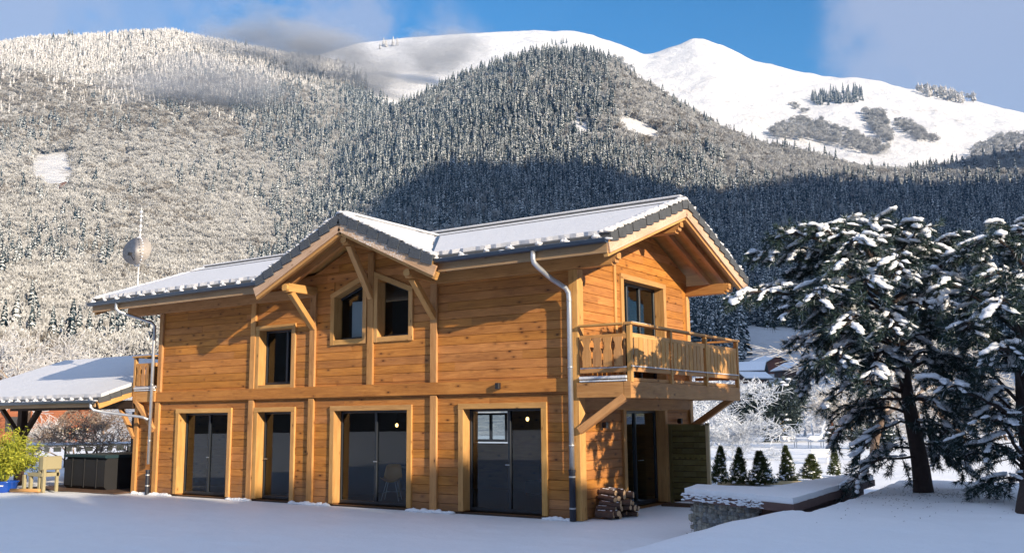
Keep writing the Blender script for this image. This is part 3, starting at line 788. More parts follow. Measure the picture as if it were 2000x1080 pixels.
# ------------------------------------------------------------------ near ground
PL_A = np.array([2.75, -1.35]); PL_B = np.array([4.95, -2.35]); PL_C = np.array([4.75, 3.4])
def ground_h(x, y):
    x = np.asarray(x, float); y = np.asarray(y, float)
    # which side of the planter line A-B and of B-C
    ab = (PL_B-PL_A); nab = np.array([ab[1], -ab[0]])/np.hypot(*ab)      # points to -y side
    s1 = (x-PL_A[0])*nab[0]+(y-PL_A[1])*nab[1]
    bc = (PL_C-PL_B); nbc = np.array([bc[1], -bc[0]])/np.hypot(*bc)
    s2 = (x-PL_B[0])*nbc[0]+(y-PL_B[1])*nbc[1]
    out = np.maximum(s1, s2)                                         # >0 outside the terrace
    rise = .64*smooth01(2.75, 5.2, x+.10*np.maximum(0, -y-2))*(1-.35*smooth01(3, 9, -y))
    rise = np.maximum(rise, .60*smooth01(0, 1, s2)*smooth01(-3.5, -1, y))
    far = smooth01(4, 9, y)
    h = rise*smooth01(-.10, .28, out)*(1-far)
    h = h+.05*fbm(x*.45+3, y*.45, 3, 5)+.022*fbm(x*1.6, y*2.6, 4, 9)
    # keep level by the house front and under the carport
    flat = smooth01(-1.6, -.3, y)*smooth01(-16.5, -13.5, x)*(1-smooth01(1.5, 3.0, x))
    h = h*(1-flat)-.015*flat+.004
    h = h+.10*smooth01(3, 6, np.hypot(x+13, y+4))*0
    d = np.hypot(x, y)
    return h+.15*smooth01(30, 80, d)*fbm(x*.04, y*.04, 3, 2)
def build_ground():
    rr = np.concatenate([np.linspace(.5, 9, 40), np.geomspace(9.1, 60, 260), np.geomspace(61, 5000, 60)])
    base = math.atan2(FW[1], FW[0])
    th = np.concatenate([np.linspace(-.68, .68, 460), np.linspace(.68, 2*math.pi-.68, 150)[1:-1]])+base
    R, T = np.meshgrid(rr, th, indexing='ij'); X = CAM[0]+R*np.cos(T); Y = CAM[1]+R*np.sin(T); Z = ground_h(X, Y)
    Z = np.where(R > 90, -.8*smooth01(90, 160, R)+Z*(1-smooth01(90, 160, R)), Z)
    n, k = X.shape; V = np.stack([X, Y, Z], -1).reshape(-1, 3)
    i = np.arange(n-1)[:, None]; j = np.arange(k)[None, :]; j2 = (j+1) % k
    F = np.stack([i*k+j, i*k+j2+0*i, (i+1)*k+j2, (i+1)*k+j], -1).reshape(-1, 4)
    c = len(V); V = np.vstack([V, [CAM[0], CAM[1], float(ground_h(CAM[0], CAM[1]))]])
    o = fast_mesh('snowy_ground', V, F[:, ::-1], W['ground_snow'], k=4); tag(o, None, None, None, 'structure')
build_ground()

# ------------------------------------------------------------------ mountains: one terrain, radial profiles measured as elevation at a distance
RS = np.array([90., 180, 330, 520, 800, 1200, 1650, 2000, 2400, 2900, 3500])
AC = {180: [(-400, 796), (2400, 790)], 330: [(-400, 742), (300, 735), (1000, 735), (1400, 728), (2400, 722)],
      520: [(-400, 655), (300, 655), (1000, 650), (1420, 636), (1560, 636), (2400, 630)],
      800: [(-400, 505), (300, 520), (700, 545), (1400, 575), (2400, 575)],
      1200: [(-400, 330), (300, 335), (650, 385), (1000, 440), (1400, 470), (2400, 470)],
      1650: [(-400, 175), (300, 165), (560, 195), (740, 225), (1100, 330), (1500, 350), (2400, 390)],
      2000: [(-400, 112), (0, 97), (130, 80), (250, 66), (330, 62), (400, 78), (500, 100), (600, 118), (700, 150), (850, 190), (1100, 235), (1265, 230), (1500, 268), (1750, 310), (2000, 345), (2400, 370)],
      2400: [(-400, 160), (400, 150), (560, 140), (700, 112), (850, 118), (1000, 125), (1130, 130), (1265, 160), (1400, 165), (1500, 200), (1650, 215), (1800, 235), (2000, 280), (2400, 330)],
      2900: [(-400, 230), (400, 180), (560, 125), (620, 108), (700, 86), (800, 74), (930, 65), (1050, 57), (1105, 58), (1150, 68), (1200, 85), (1262, 108), (1310, 95), (1357, 77), (1405, 86), (1500, 125), (1600, 147), (1700, 151), (1790, 174), (1900, 196), (2000, 222), (2400, 330)],
      3500: [(-400, 330), (2400, 420)]}
RB = np.array([330., 520, 800, 1050, 1350, 1600, 1900])
BB = {520: [(-400, 690), (300, 680), (600, 665), (1000, 645), (1420, 636), (1560, 636), (2400, 630)],
      800: [(-400, 800), (420, 640), (560, 545), (640, 500), (900, 460), (1300, 480), (1500, 500), (2400, 500)],
      1050: [(-400, 800), (420, 600), (560, 480), (650, 400), (850, 290), (1000, 250), (1200, 260), (1400, 335), (1600, 385), (2400, 400)],
      1350: [(-400, 800), (420, 560), (560, 425), (650, 340), (740, 245), (850, 190), (950, 145), (1050, 113), (1130, 112), (1200, 126), (1250, 165), (1330, 215), (1420, 262), (1475, 288), (1560, 300), (1680, 335), (1790, 345), (1880, 335), (2000, 320), (2400, 330)],
      1600: [(-400, 800), (740, 330), (1050, 230), (1200, 240), (1475, 360), (2400, 420)],
      1900: [(-400, 900), (2400, 600)]}
NP, NR = 620, 560
PHI = np.linspace(-.80, .80, NP); RG = np.geomspace(90, 3500, NR)
def lev(tab, r):
    ae = np.array([px_ae(p) for p in tab[r]]); ae = ae[np.argsort(ae[:, 0])]
    e = np.interp(PHI, ae[:, 0], ae[:, 1]); k = 9
    ker = np.hanning(k+2)[1:-1]; ker /= ker.sum(); return np.convolve(np.pad(e, k//2, mode='edge'), ker, 'valid')
def interp_rows(rs, zs):
    out = np.empty((NP, NR))
    for i in range(NP): out[i] = np.interp(RG, rs, zs[:, i])
    return out
zA = [np.full(NP, -1.5)]+[CAM[2]+lev(AC, int(r))*r for r in RS[1:]]
HA = interp_rows(RS, np.array(zA))
zB = [zA[2]-3]+[CAM[2]+lev(BB, int(r))*r for r in RB[1:]]
HB = interp_rows(RB, np.array(zB)); HB[:, RG < 330] = -1e3; HB[:, RG > 1900] = -1e3
def blur_r(H, k):
    ker = np.hanning(k+2)[1:-1]; ker /= ker.sum(); P = np.pad(H, ((0, 0), (k//2, k//2)), mode='edge')
    return np.array([np.convolve(r, ker, 'valid') for r in P])
HA2 = blur_r(HA, 21); crest = smooth01(2500, 2800, RG)[None, :]; HA = HA2*(1-crest)+HA*crest
HBb = blur_r(np.maximum(HB, HA-200), 9)
H = np.maximum(HA, HBb)
GX = np.cos(0)*0+FW[0]; P2, R2 = np.meshgrid(PHI, RG, indexing='ij')
XW = CAM[0]+R2*(FW[0]*np.cos(P2)+RT[0]*np.sin(P2)); YW = CAM[1]+R2*(FW[1]*np.cos(P2)+RT[1]*np.sin(P2))
amp = 14*smooth01(500, 1500, R2)+1.5*smooth01(150, 400, R2)
amp2 = amp*(1-.55*smooth01(2300, 2700, R2))
H = H+amp2*fbm(XW/260., YW/260., 5, 3)+amp2*.5*(.5-np.abs(fbm(XW/120., YW/120., 4, 8)))*(1-smooth01(2300, 2500, R2))
H = H+22*smooth01(2150, 2500, R2)*(.35-np.abs(fbm(XW/330., YW/330., 4, 31)))*(1-smooth01(2750, 2880, R2))+10*smooth01(1700, 2000, R2)*fbm(XW/70., YW/70., 3, 37)*(P2 > 0)
EL = (H-CAM[2])/R2
CM = np.maximum.accumulate(EL, axis=1)
def terr(phi, r):
    i = np.clip((np.asarray(phi)-PHI[0])/(PHI[1]-PHI[0]), 0, NP-1.001); j = np.clip(np.interp(r, RG, np.arange(NR)), 0, NR-1.001)
    i0 = i.astype(int); j0 = j.astype(int); a = i-i0; b = j-j0
    g = lambda G: (G[i0, j0]*(1-a)+G[i0+1, j0]*a)*(1-b)+(G[i0, j0+1]*(1-a)+G[i0+1, j0+1]*a)*b
    return g(H), g(CM)
def terr_px(p, rmin=95):
    phi, e = px_ae(p); z, _ = terr(np.full(NR, phi), RG); el = (z-CAM[2])/RG
    k = np.where((el >= e) & (RG > rmin))[0]; k = k[0] if len(k) else NR-2
    r = RG[k]; return np.array([CAM[0]+r*(FW[0]*math.cos(phi)+RT[0]*math.sin(phi)), CAM[1]+r*(FW[1]*math.cos(phi)+RT[1]*math.sin(phi)), z[k]]), phi, r
def grid_faces(n, k):
    i = np.arange(n-1)[:, None]; j = np.arange(k-1)[None, :]
    return np.stack([i*k+j, i*k+j+1, (i+1)*k+j+1, (i+1)*k+j], -1).reshape(-1, 4)
# world -> photograph position of a direction, only used to say where woods and meadows lie
def to_px(X, Y, Z):
    v = np.stack([X-CAM[0], Y-CAM[1], Z-CAM[2]], -1) @ RC
    return 1000+1825.567*v[..., 0]/-v[..., 2], 540-1825.567*v[..., 1]/-v[..., 2]
def inpoly(px, py, poly):
    c = np.zeros(np.shape(px), bool); n = len(poly)
    for i in range(n):
        (x0, y0), (x1, y1) = poly[i], poly[(i+1) % n]
        if y0 == y1: continue
        c ^= ((y0 > py) != (y1 > py)) & (px < (x1-x0)*(py-y0)/(y1-y0)+x0)
    return c
mv = np.stack([XW, YW, H], -1).reshape(-1, 3)
mo = fast_mesh('mountain_side', mv, grid_faces(NP, NR), W['mountain_snow'], k=4); tag(mo, None, None, None, 'structure')

# ------------------------------------------------------------------ the range on the sunward side of the valley, whose crest cuts the low sun off the foot of the slope
def build_far_range():
    edge = [(560, 640), (600, 560), (640, 500), (700, 425), (770, 385), (850, 335), (960, 348), (1070, 333), (1160, 345), (1230, 365), (1300, 388), (1380, 392), (1450, 388), (1500, 372), (1535, 362), (1600, 368), (1650, 375), (1705, 374), (1750, 356), (1800, 347), (1850, 368), (1900, 384), (1950, 380), (2000, 372), (2100, 360)]
    cr = []
    for p in edge:
        P, phi, r = terr_px(p)
        P = P+np.array([0, 0, 4])+SDIR*2400
        lat = P @ np.array([-SDIR[1], SDIR[0], 0]) if False else (P[0]*-SDIR[1]+P[1]*SDIR[0])
        cr.append((lat, P))
    cr.sort(key=lambda t: t[0])
    pts = [c[1] for c in cr]
    hd = np.array([SDIR[0], SDIR[1], 0]); hd /= np.linalg.norm(hd); lt = np.array([-hd[1], hd[0], 0])
    first = pts[0].copy(); last = pts[-1].copy()
    pre = first-lt*160; pre[2] = -20
    pts = [pre]+pts+[last+lt*250+np.array([0, 0, 40]), last+lt*700-np.array([0, 0, 150]), last+lt*1300-np.array([0, 0, 600])]
    # resample finely and roughen
    out = []
    for a, b in zip(pts[:-1], pts[1:]):
        for k in range(8): out.append(a+(b-a)*k/8)
    out = np.array(out); n = len(out)
    rows = []
    for off, f in ((-900, 0), (-500, .45), (-200, .8), (-60, .96), (0, 1), (60, .95), (300, .7), (700, .3), (1000, 0)):
        P = out+hd*off; P[:, 2] = out[:, 2]*f+(1-f)*-30
        if 0 < f < 1: P[:, 2] += 12*fbm(P[:, 0]/90, P[:, 1]/90, 4, 4)
        rows.append(P)
    V = np.concatenate(rows); F = grid_faces(len(rows), n)
    tag(fast_mesh('mountain_range', V, F, W['forest_floor'], k=4), None, None, None, 'structure')
build_far_range()

# ------------------------------------------------------------------ forest (tree meshes instanced on points)
def conifer_mesh(name, mat, seed, tiers=8, rad=.2, n=11, white=0):
    r = np.random.default_rng(seed); V = []; F = []; rn = []
    for k in range(150):
        f = r.random()**.85; z = .06+.9*f; R = rad*(1-f)**.85*r.uniform(.55, 1.2)+.012; a = r.random()*6.283; w = R*r.uniform(.22, .42)+.006; dr = R*r.uniform(.25, .7)
        tip = np.array([math.cos(a)*R, math.sin(a)*R, z-dr]); rt = np.array([math.cos(a)*R*.12, math.sin(a)*R*.12, z+.035]); sd = np.array([-math.sin(a), math.cos(a), 0])*w
        md = (tip*.55+rt*.45)+np.array([0, 0, .012]); b = len(V)
        V += [rt, md+sd, tip, md-sd, md-np.array([0, 0, .04+.1*R])]
        F += [[b, b+3, b+1], [b+1, b+3, b+2], [b+4, b+1, b+2], [b+4, b+2, b+3]]; q = r.random(); rn += [q, q, q*.3, q*.3]
    b = len(V); V += [[.02, 0, 0], [-.01, .017, 0], [-.01, -.017, 0], [0, 0, 1.02]]; F += [[b, b+1, b+3], [b+1, b+2, b+3], [b+2, b, b+3]]; rn += [.2]*3
    return fast_mesh(name, V, F, mat, smooth=False, rnd=rn, link=False)
def broad_mesh(name, mat, seed, N=230, flat=.42, sz=.06):
    r = np.random.default_rng(seed); V = []; F = []; rn = []
    lob = [(r.normal(0, .13), r.normal(0, .13), r.uniform(.38, .78), r.uniform(.14, .27)) for _ in range(8)]
    for k in range(N):
        l = lob[r.integers(8)]; d = r.normal(size=3); d /= np.linalg.norm(d); d[2] = abs(d[2])*.9-.2
        c = np.array(l[:3])+d*l[3]*r.uniform(.6, 1.05)
        up = d*.7+np.array([0, 0, .8])+r.normal(0, .3, 3); up /= np.linalg.norm(up); sd = np.cross(up, r.normal(size=3)); sd /= np.linalg.norm(sd)
        s = sz*r.uniform(.6, 1.5); b = len(V)
        V += [c-sd*s*.42, c+sd*s*.42, c+up*s*1.5]; F += [[b, b+1, b+2]]; rn.append(r.random())
        sd2 = np.cross(up, sd); b = len(V)
        V += [c-sd2*s*.42, c+sd2*s*.42, c+up*s*1.5]; F += [[b, b+1, b+2]]; rn.append(r.random())
    b = len(V); V += [[.02, 0, 0], [-.01, .017, 0], [-.01, -.017, 0], [0, 0, .7]]; F += [[b, b+1, b+3], [b+1, b+2, b+3], [b+2, b, b+3]]; rn += [.0]*3
    return fast_mesh(name, V, F, mat, smooth=False, rnd=rn, link=False)
PROTO = [conifer_mesh('conifer_shape', W['forest_conifer'], s, tiers=7+s % 3, rad=.155+.025*(s % 3)) for s in range(4)]
PROTO += [broad_mesh('frosted_tree_shape', W['forest_frosted'], 20+s) for s in range(4)]
PROTO_B = [broad_mesh('bare_tree_shape', W['forest_brown'], 30+s) for s in range(2)]
PROTO += [conifer_mesh('white_conifer_shape', W['forest_white'], 40+s, rad=.21) for s in range(2)]
PROTO += PROTO_B
def scatter(name, pts, kinds, scales, label, cat, wid=None):
    me = bpy.data.meshes.new(name); n = len(pts); me.vertices.add(n); me.vertices.foreach_set('co', np.asarray(pts, np.float32).ravel())
    at = me.attributes.new('kind_index', 'INT', 'POINT'); at.data.foreach_set('value', np.asarray(kinds, np.int32))
    at = me.attributes.new('size', 'FLOAT_VECTOR', 'POINT'); sc = np.asarray(scales, np.float32)
    w = sc*(1.0 if wid is None else wid); at.data.foreach_set('vector', np.stack([w, w, sc], -1).astype(np.float32).ravel())
    at = me.attributes.new('turn', 'FLOAT_VECTOR', 'POINT'); at.data.foreach_set('vector', np.stack([rng.normal(0, .04, n), rng.normal(0, .04, n), rng.random(n)*6.28], -1).astype(np.float32).ravel())
    o = bpy.data.objects.new(name, me); COL.objects.link(o); tag(o, label, cat, None, 'stuff')
    ng = bpy.data.node_groups.new(name+'_nodes', 'GeometryNodeTree')
    ng.interface.new_socket('Geometry', in_out='INPUT', socket_type='NodeSocketGeometry'); ng.interface.new_socket('Geometry', in_out='OUTPUT', socket_type='NodeSocketGeometry')
    N = ng.nodes; L = ng.links; gi = N.new('NodeGroupInput'); go = N.new('NodeGroupOutput'); ip = N.new('GeometryNodeInstanceOnPoints'); g2 = N.new('GeometryNodeGeometryToInstance')
    for p in reversed(PROTO):
        oi = N.new('GeometryNodeObjectInfo'); oi.inputs['Object'].default_value = p; oi.inputs['As Instance'].default_value = False; L.new(oi.outputs['Geometry'], g2.inputs[0])
    def attr(nm, ty):
        a = N.new('GeometryNodeInputNamedAttribute'); a.data_type = ty; a.inputs['Name'].default_value = nm; return a.outputs[0]
    L.new(gi.outputs[0], ip.inputs['Points']); L.new(g2.outputs[0], ip.inputs['Instance']); ip.inputs['Pick Instance'].default_value = True
    L.new(attr('kind_index', 'INT'), ip.inputs['Instance Index']); L.new(attr('size', 'FLOAT_VECTOR'), ip.inputs['Scale']); L.new(attr('turn', 'FLOAT_VECTOR'), ip.inputs['Rotation'])
    L.new(ip.outputs[0], go.inputs[0]); md = o.modifiers.new('trees', 'NODES'); md.node_group = ng
    return o
MEADOWS = [[(50, 330), (75, 305), (125, 296), (140, 320), (150, 372), (110, 385), (70, 372), (50, 350)],
           [(1112, 238), (1130, 240), (1175, 268), (1165, 280), (1115, 256)], [(1210, 235), (1235, 232), (1290, 262), (1290, 286), (1250, 280), (1215, 262)],
           [(1415, 634), (1480, 636), (1600, 640), (1700, 660), (1700, 790), (1400, 790), (1400, 745), (1440, 735), (1452, 700), (1432, 668)]]
def forest():
    N = 150000; phi = rng.uniform(-.62, .62, N); r = np.sqrt(rng.uniform(330.**2, 2130.**2, N)); r = np.where(rng.random(N) < .30, rng.uniform(330, 1000, N), r)
    z, cm = terr(phi, r); X = CAM[0]+r*(FW[0]*np.cos(phi)+RT[0]*np.sin(phi)); Y = CAM[1]+r*(FW[1]*np.cos(phi)+RT[1]*np.sin(phi))
    px, py = to_px(X, Y, z)
    keep = (z-CAM[2])/r > cm-14/r
    rj = px+rng.normal(0, 2.5, N); ry = py+rng.normal(0, 2, N)
    for m_ in MEADOWS: keep &= ~inpoly(rj, ry, m_)
    # the bare snow slopes above the spur
    spur_x = [0, 650, 740, 850, 950, 1050, 1130, 1200, 1250, 1330, 1420, 1475, 1560, 1680, 1790, 1880, 2000, 2200]
    spur_y = [0, 0, 150, 175, 140, 100, 100, 112, 150, 205, 250, 275, 300, 318, 320, 300, 290, 300]
    keep &= ~((px+rng.normal(0, 22, N) > 575+np.clip(py-60, 0, 400)*.95) & (r > 1420))
    keep &= ~((px > 1480) & (py < np.interp(px, [1480, 1560, 1640, 1700, 1800, 1840, 1900, 2100], [278, 292, 330, 325, 345, 300, 280, 300])))
    keep &= (px > -120) & (px < 2120)
    dens = np.interp(py, [60, 250, 600, 690, 745], [1, 1, .9, .55, .15]); keep &= rng.random(N) < dens
    keep &= ~((px > 640) & (px < 1350) & (py > 470) & (py < 900)); keep &= ~((px > 330) & (px < 1200) & (py > 640))
    X, Y, z, px, py, r = [a[keep] for a in (X, Y, z, px, py, r)]; n = len(X)
    # conifers in stands, leafless frosted woods elsewhere, white firs at the top left
    st = fbm(X/170, Y/170, 3, 12); cz = np.zeros(n)
    cz += .95*smooth01(640, 720, px)*smooth01(1240, 1120, px)*smooth01(430, 380, py)+.6*smooth01(560, 700, px+.6*(py-330))*(px < 1400)*(py > 300)
    cz += .5*smooth01(1000, 1100, px)*smooth01(160, 110, py)+.55*inpoly(px, py, [(430, 180), (560, 190), (660, 300), (560, 360), (480, 300)])
    cz += .75*smooth01(1180, 1320, px)*smooth01(350, 400, py+30*fbm(X/90, Y/90, 3, 77))  # extra dark conifers over the shaded foot, deepening the look of its shade
    cz = np.clip(cz, 0, .88)+.35*st+.06
    con = rng.random(n) < cz
    st3 = fbm(X/90, Y/90, 4, 41); topw = smooth01(235, 130, py+70*st3+25*st)*(px < 690)
    wh = rng.random(n) < topw*.85
    st2 = fbm(X/60, Y/60, 4, 22); bw = .75*smooth01(150, 230, py+90*st3)*smooth01(310, 250, py+60*st2)*smooth01(640, 560, px)+.45*smooth01(.05, .5, st2)+.08*(px > 900)*(py < 330)
    br = rng.random(n) < bw
    kinds = np.where(con, rng.integers(0, 4, n), rng.integers(4, 8, n)); kinds = np.where(wh, rng.integers(8, 10, n), kinds)
    kinds = np.where(br & ~con & ~wh, rng.integers(10, 12, n), kinds)
    sc = np.where(con, 9+18*rng.random(n)**1.4, rng.uniform(8, 17, n)); sc = np.where(wh, rng.uniform(12, 20, n), sc)
    sc *= np.interp(r, [330, 700, 1300, 2100], [.85, 1.0, 1.1, 1.3])
    left = px < 640+.0*py
    for sel, nm, lb in ((px < 660, 'forest', 'frosted wood covering the steep left mountainside up to the skyline'), ((px >= 660), 'forest', 'snow dusted conifer and beech wood on the central and right mountain flank')):
        P = np.stack([X[sel], Y[sel], z[sel]-.3], -1); scatter(nm, P, kinds[sel], sc[sel], lb, 'forest')
    print('forest trees', n)
forest()
def clump(poly, n, kinds, s0, s1, label, rlim=1600):
    xs = [p[0] for p in poly]; ys = [p[1] for p in poly]; P = []; K = []; Sx = []
    while len(P) < n:
        x = random.uniform(min(xs), max(xs)); y = random.uniform(min(ys), max(ys))
        if not bool(inpoly(np.array(x), np.array(y), poly)): continue
        q, _, r = terr_px((x, y), rlim); P.append(q-[0, 0, .5]); K.append(random.choice(kinds)); Sx.append(random.uniform(s0, s1))
    scatter('tree_clump', P, K, Sx, label, 'tree clump')
clump([(1578, 196), (1620, 188), (1680, 180), (1686, 200), (1640, 208), (1600, 208)], 95, (0, 1, 2, 3), 20, 34, 'dark clump of conifers alone on the upper snow slope', 2100)
clump([(1505, 262), (1560, 240), (1600, 246), (1680, 275), (1740, 300), (1700, 306), (1600, 282), (1510, 275)], 330, (4, 5, 6, 7, 5), 16, 24, 'long band of leafless trees below the conifer clump')
clump([(1690, 225), (1725, 222), (1740, 268), (1745, 290), (1715, 272), (1695, 250)], 150, (4, 5, 6, 7), 16, 24, 'narrow upright patch of bare trees in the middle of the snow slope')
clump([(1748, 240), (1765, 238), (1835, 282), (1800, 282), (1750, 252)], 90, (4, 5, 6, 7), 14, 20, 'thin slanting strip of bare trees right of the upright patch')
clump([(1790, 178), (1840, 182), (1915, 200), (1880, 204), (1800, 190)], 90, (8, 9, 4), 24, 36, 'frosted tree row along the right skyline', 2200)
clump([(1895, 300), (1960, 270), (2060, 260), (2060, 330), (1900, 340)], 260, (4, 5, 6, 7), 16, 24, 'bare trees at the right edge of the snow slope')
clump([(1180, 118), (1215, 122), (1250, 148), (1235, 152), (1195, 130)], 30, (0, 4, 6), 16, 26, 'scattered trees on the shoulder above the spur')
clump([(1540, 205), (1570, 215), (1590, 235), (1555, 222)], 14, (4, 6), 12, 18, 'few bare shrubs in the snow gully')
clump([(1055, 58), (1045, 59), (1050, 60)], 3, (8,), 14, 20, 'tiny white trees on the top of the rounded ridge', 2400)
clump([(745, 92), (790, 88), (740, 100)], 7, (8, 9), 18, 34, 'white firs standing on the ridge behind the drifting cloud', 2300)
clump([(1060, 84), (1110, 86), (1080, 92)], 5, (0, 8), 16, 24, 'lone trees on the snow below the rounded ridge', 2000)

# ------------------------------------------------------------------ near things
def gpx(p, z=0.0):
    d = pxdir(p); t = (z-CAM[2])/d[2]; return CAM+d*t
def at(p, f):
    """point on the sight line of p whose distance along the horizontal view axis is f metres"""
    d = pxdir(p); return CAM+d*(f/(d[:2] @ FW))
def segs_mesh(name, segs, mat, parent=None, rnd=None, n=3):
    P = np.array([s[0] for s in segs], float); Q = np.array([s[1] for s in segs], float); R0 = np.array([s[2] for s in segs])[:, None]; R1 = np.array([s[3] for s in segs])[:, None]
    D = Q-P; D /= np.linalg.norm(D, axis=1, keepdims=True)+1e-9
    A = np.cross(D, np.where(np.abs(D[:, 2:3]) < .9, [[0, 0, 1.]], [[1., 0, 0]])); A /= np.linalg.norm(A, axis=1, keepdims=True); B = np.cross(D, A)
    V = []
    for c, r in ((P, R0), (Q, R1)):
        for k in range(n):
            t = 2*math.pi*k/n; V.append(c+(A*math.cos(t)+B*math.sin(t))*r)
    V = np.stack(V, 1).reshape(-1, 3); m = len(P); b = (np.arange(m)*2*n)[:, None]
    F = np.concatenate([np.stack([b+k, b+(k+1) % n, b+n+(k+1) % n, b+n+k], -1).reshape(-1, 4) for k in range(n)])
    if rnd is None: rr = np.tile(rng.random(m), n)
    else: rr = np.tile(np.asarray(rnd), n)
    return fast_mesh(name, V, F, mat, parent, smooth=n > 4, rnd=rr, k=4)
def unit(v): v = np.asarray(v, float); return v/(np.linalg.norm(v)+1e-9)
def blades(P, D, L, w, spread, per, r=rng):
    """thin triangles fanning out of each point P along D"""
    m = len(P); P = np.repeat(P, per, 0); D = np.repeat(D, per, 0)+r.normal(0, spread, (m*per, 3)); D /= np.linalg.norm(D, axis=1, keepdims=True)
    S_ = np.cross(D, r.normal(size=D.shape)); S_ /= np.linalg.norm(S_, axis=1, keepdims=True)
    Ln = (L*r.uniform(.6, 1.2, m*per))[:, None]
    V = np.stack([P-S_*w, P+S_*w, P+D*Ln], 1).reshape(-1, 3); F = np.arange(len(V)).reshape(-1, 3); return V, F, r.random(m*per)

def pine(root_pts, trunk_r, limbs, name_label, seed, snow=.5, tuft_gap=.085, twl=(.32, .8)):
    """root_pts: trunk axis; limbs: (fraction up the trunk, tip point, radius)"""
    r = np.random.default_rng(seed); random.seed(seed)
    T = [np.array(p, float) for p in root_pts]
    base = T[0].copy()
    root = empty('pine_tree', tuple(base), 0, name_label, 'pine tree')
    loc = lambda p: np.asarray(p)-base
    L = [0]
    for a, b in zip(T[:-1], T[1:]): L.append(L[-1]+np.linalg.norm(b-a))
    def tp(f): s = f*L[-1]; return np.array([np.interp(s, L, [t[k] for t in T]) for k in range(3)])
    tm = MB(); pts = [tp(f) for f in np.linspace(0, 1, 16)]
    rad = [trunk_r*(1-.72*f)*(1+.35*max(0, .08-f)/.08)*random.uniform(.94, 1.06) for f in np.linspace(0, 1, 16)]
    pts[0] = pts[0]-np.array([0, 0, .25])
    tm.tube([loc(p) for p in pts], rad, 12)
    segs = []; TP = []; TD = []; sn = MB()
    def put_snow(p, d, a, b, c):
        d = unit([d[0], d[1], max(-.35, min(.35, d[2]))]); x = Vector(d); z = Vector((0, 0, 1)); y = z.cross(x)
        if y.length < .1: y = Vector((0, 1, 0))
        y.normalize(); z = x.cross(y); M3 = Matrix((x, y, z)).transposed()
        sn.blob(loc(p)+np.array([0, 0, .02]), a, b, c, rot=M3, sub=1, amp=.34)
    for f0, tip, lr in limbs:
        p0 = tp(f0); tip = np.array(tip, float); ln = np.linalg.norm(tip-p0)
        h = ln*(r.uniform(.12, .24)+.16*max(0, f0-.7)); c1 = p0+(tip-p0)*.4+np.array([0, 0, h])+r.normal(0, .08*ln, 3); c2 = p0+(tip-p0)*.8+np.array([0, 0, h*.8])+r.normal(0, .05*ln, 3)
        n = max(8, int(ln/.16)); C_ = []
        for k in range(n+1):
            t = k/n; C_.append((1-t)**3*p0+3*(1-t)**2*t*c1+3*(1-t)*t*t*c2+t**3*tip+r.normal(0, .012, 3))
        tm.tube([loc(p) for p in C_], [lr*(1-.82*k/n)+.004 for k in range(n+1)], 7, cap=False)
        for k in range(1, n+1):
            t = k/n; d = unit(C_[k]-C_[k-1]); d = unit([d[0], d[1], min(d[2], .35)])
            if r.random() < snow*1.0 and t > .2:
                put_snow(C_[k]+np.array([0, 0, lr*(1-.8*t)]), d, .11, .026+lr*.5*(1-t), .028)
            if t < .22: continue
            for s in range(2 if t < .8 else 3):
                if r.random() < .12+.3*max(0, 1-(C_[k][2]-base[2])/2.6): continue
                az = unit(np.cross(d, [0, 0, 1]))*(1 if (k+s) % 2 else -1)
                td = unit(d*r.uniform(.4, 1.1)+az*r.uniform(.5, 1.2)+np.array([0, 0, r.uniform(-.45, .30)]))
                tl = r.uniform(*twl)*(1-.45*t); q = C_[k].copy(); m = max(3, int(tl/tuft_gap)); acc = []
                for j in range(m):
                    td = unit(td+np.array([0, 0, -.13])+r.normal(0, .07, 3)); q2 = q+td*tl/m; segs.append((loc(q), loc(q2), .008*(1-j/m)+.003, .007*(1-j/m)+.003)); q = q2
                    if j >= 1: TP.append(q.copy()); TD.append(td.copy())
                    if j >= 1 and r.random() < .6:
                        sd = unit(td+unit(r.normal(size=3))*.9); e = q+sd*.12; segs.append((loc(q), loc(e), .005, .003)); TP.append(e); TD.append(sd)
                    acc.append((q.copy(), td.copy()))
                hh = (C_[k][2]-base[2])/4.2
                if r.random() < snow*(.35+.75*max(0, min(1.1, hh))):
                    g0 = r.uniform(.55, 1.25)
                    for j, (a, dd) in enumerate(acc[1:]):
                        if r.random() < .9:
                            g = g0*r.uniform(.8, 1.2)*(.75+.5*math.sin(3.1*(j+1)/len(acc))); put_snow(a+np.array([0, 0, .035]), dd+np.array([0, 0, -.05]), .085*g, .058*g, .036*g)
    tk = tm.build('trunk', W['pine_bark'], root, smooth=True)
    segs_mesh('twigs', segs, W['pine_bark'], root)
    TPn = np.array([loc(p) for p in TP]); TDn = np.array(TD)
    V1, F1, R1 = blades(TPn, TDn, .13, .0062, .62, 20, r); V2, F2, R2 = blades(TPn-TDn*.05, TDn, .11, .0062, .9, 14, r)
    fast_mesh('crown', np.vstack([V1, V2]), np.vstack([F1, F2+len(V1)]), W['pine_needles'], root, smooth=False, rnd=np.concatenate([R1, R2]))
    sn.build('snow_cover', W['branch_snow'], root, smooth=True)
    print('pine tufts', len(TP), 'snow verts', len(sn.v))
    return root
def limb_set(spec, f, seed):
    r = random.Random(seed); out = []
    for (x, y), f0, df, lr in spec: out.append((f0, at((x, y), f+df), lr))
    return out
F1 = 16.4
trunk1 = [gpx((1806, 978), .50)]+[at(p, F1) for p in ((1797, 900), (1783, 830), (1770, 760), (1762, 690), (1748, 620), (1722, 555), (1700, 500))]
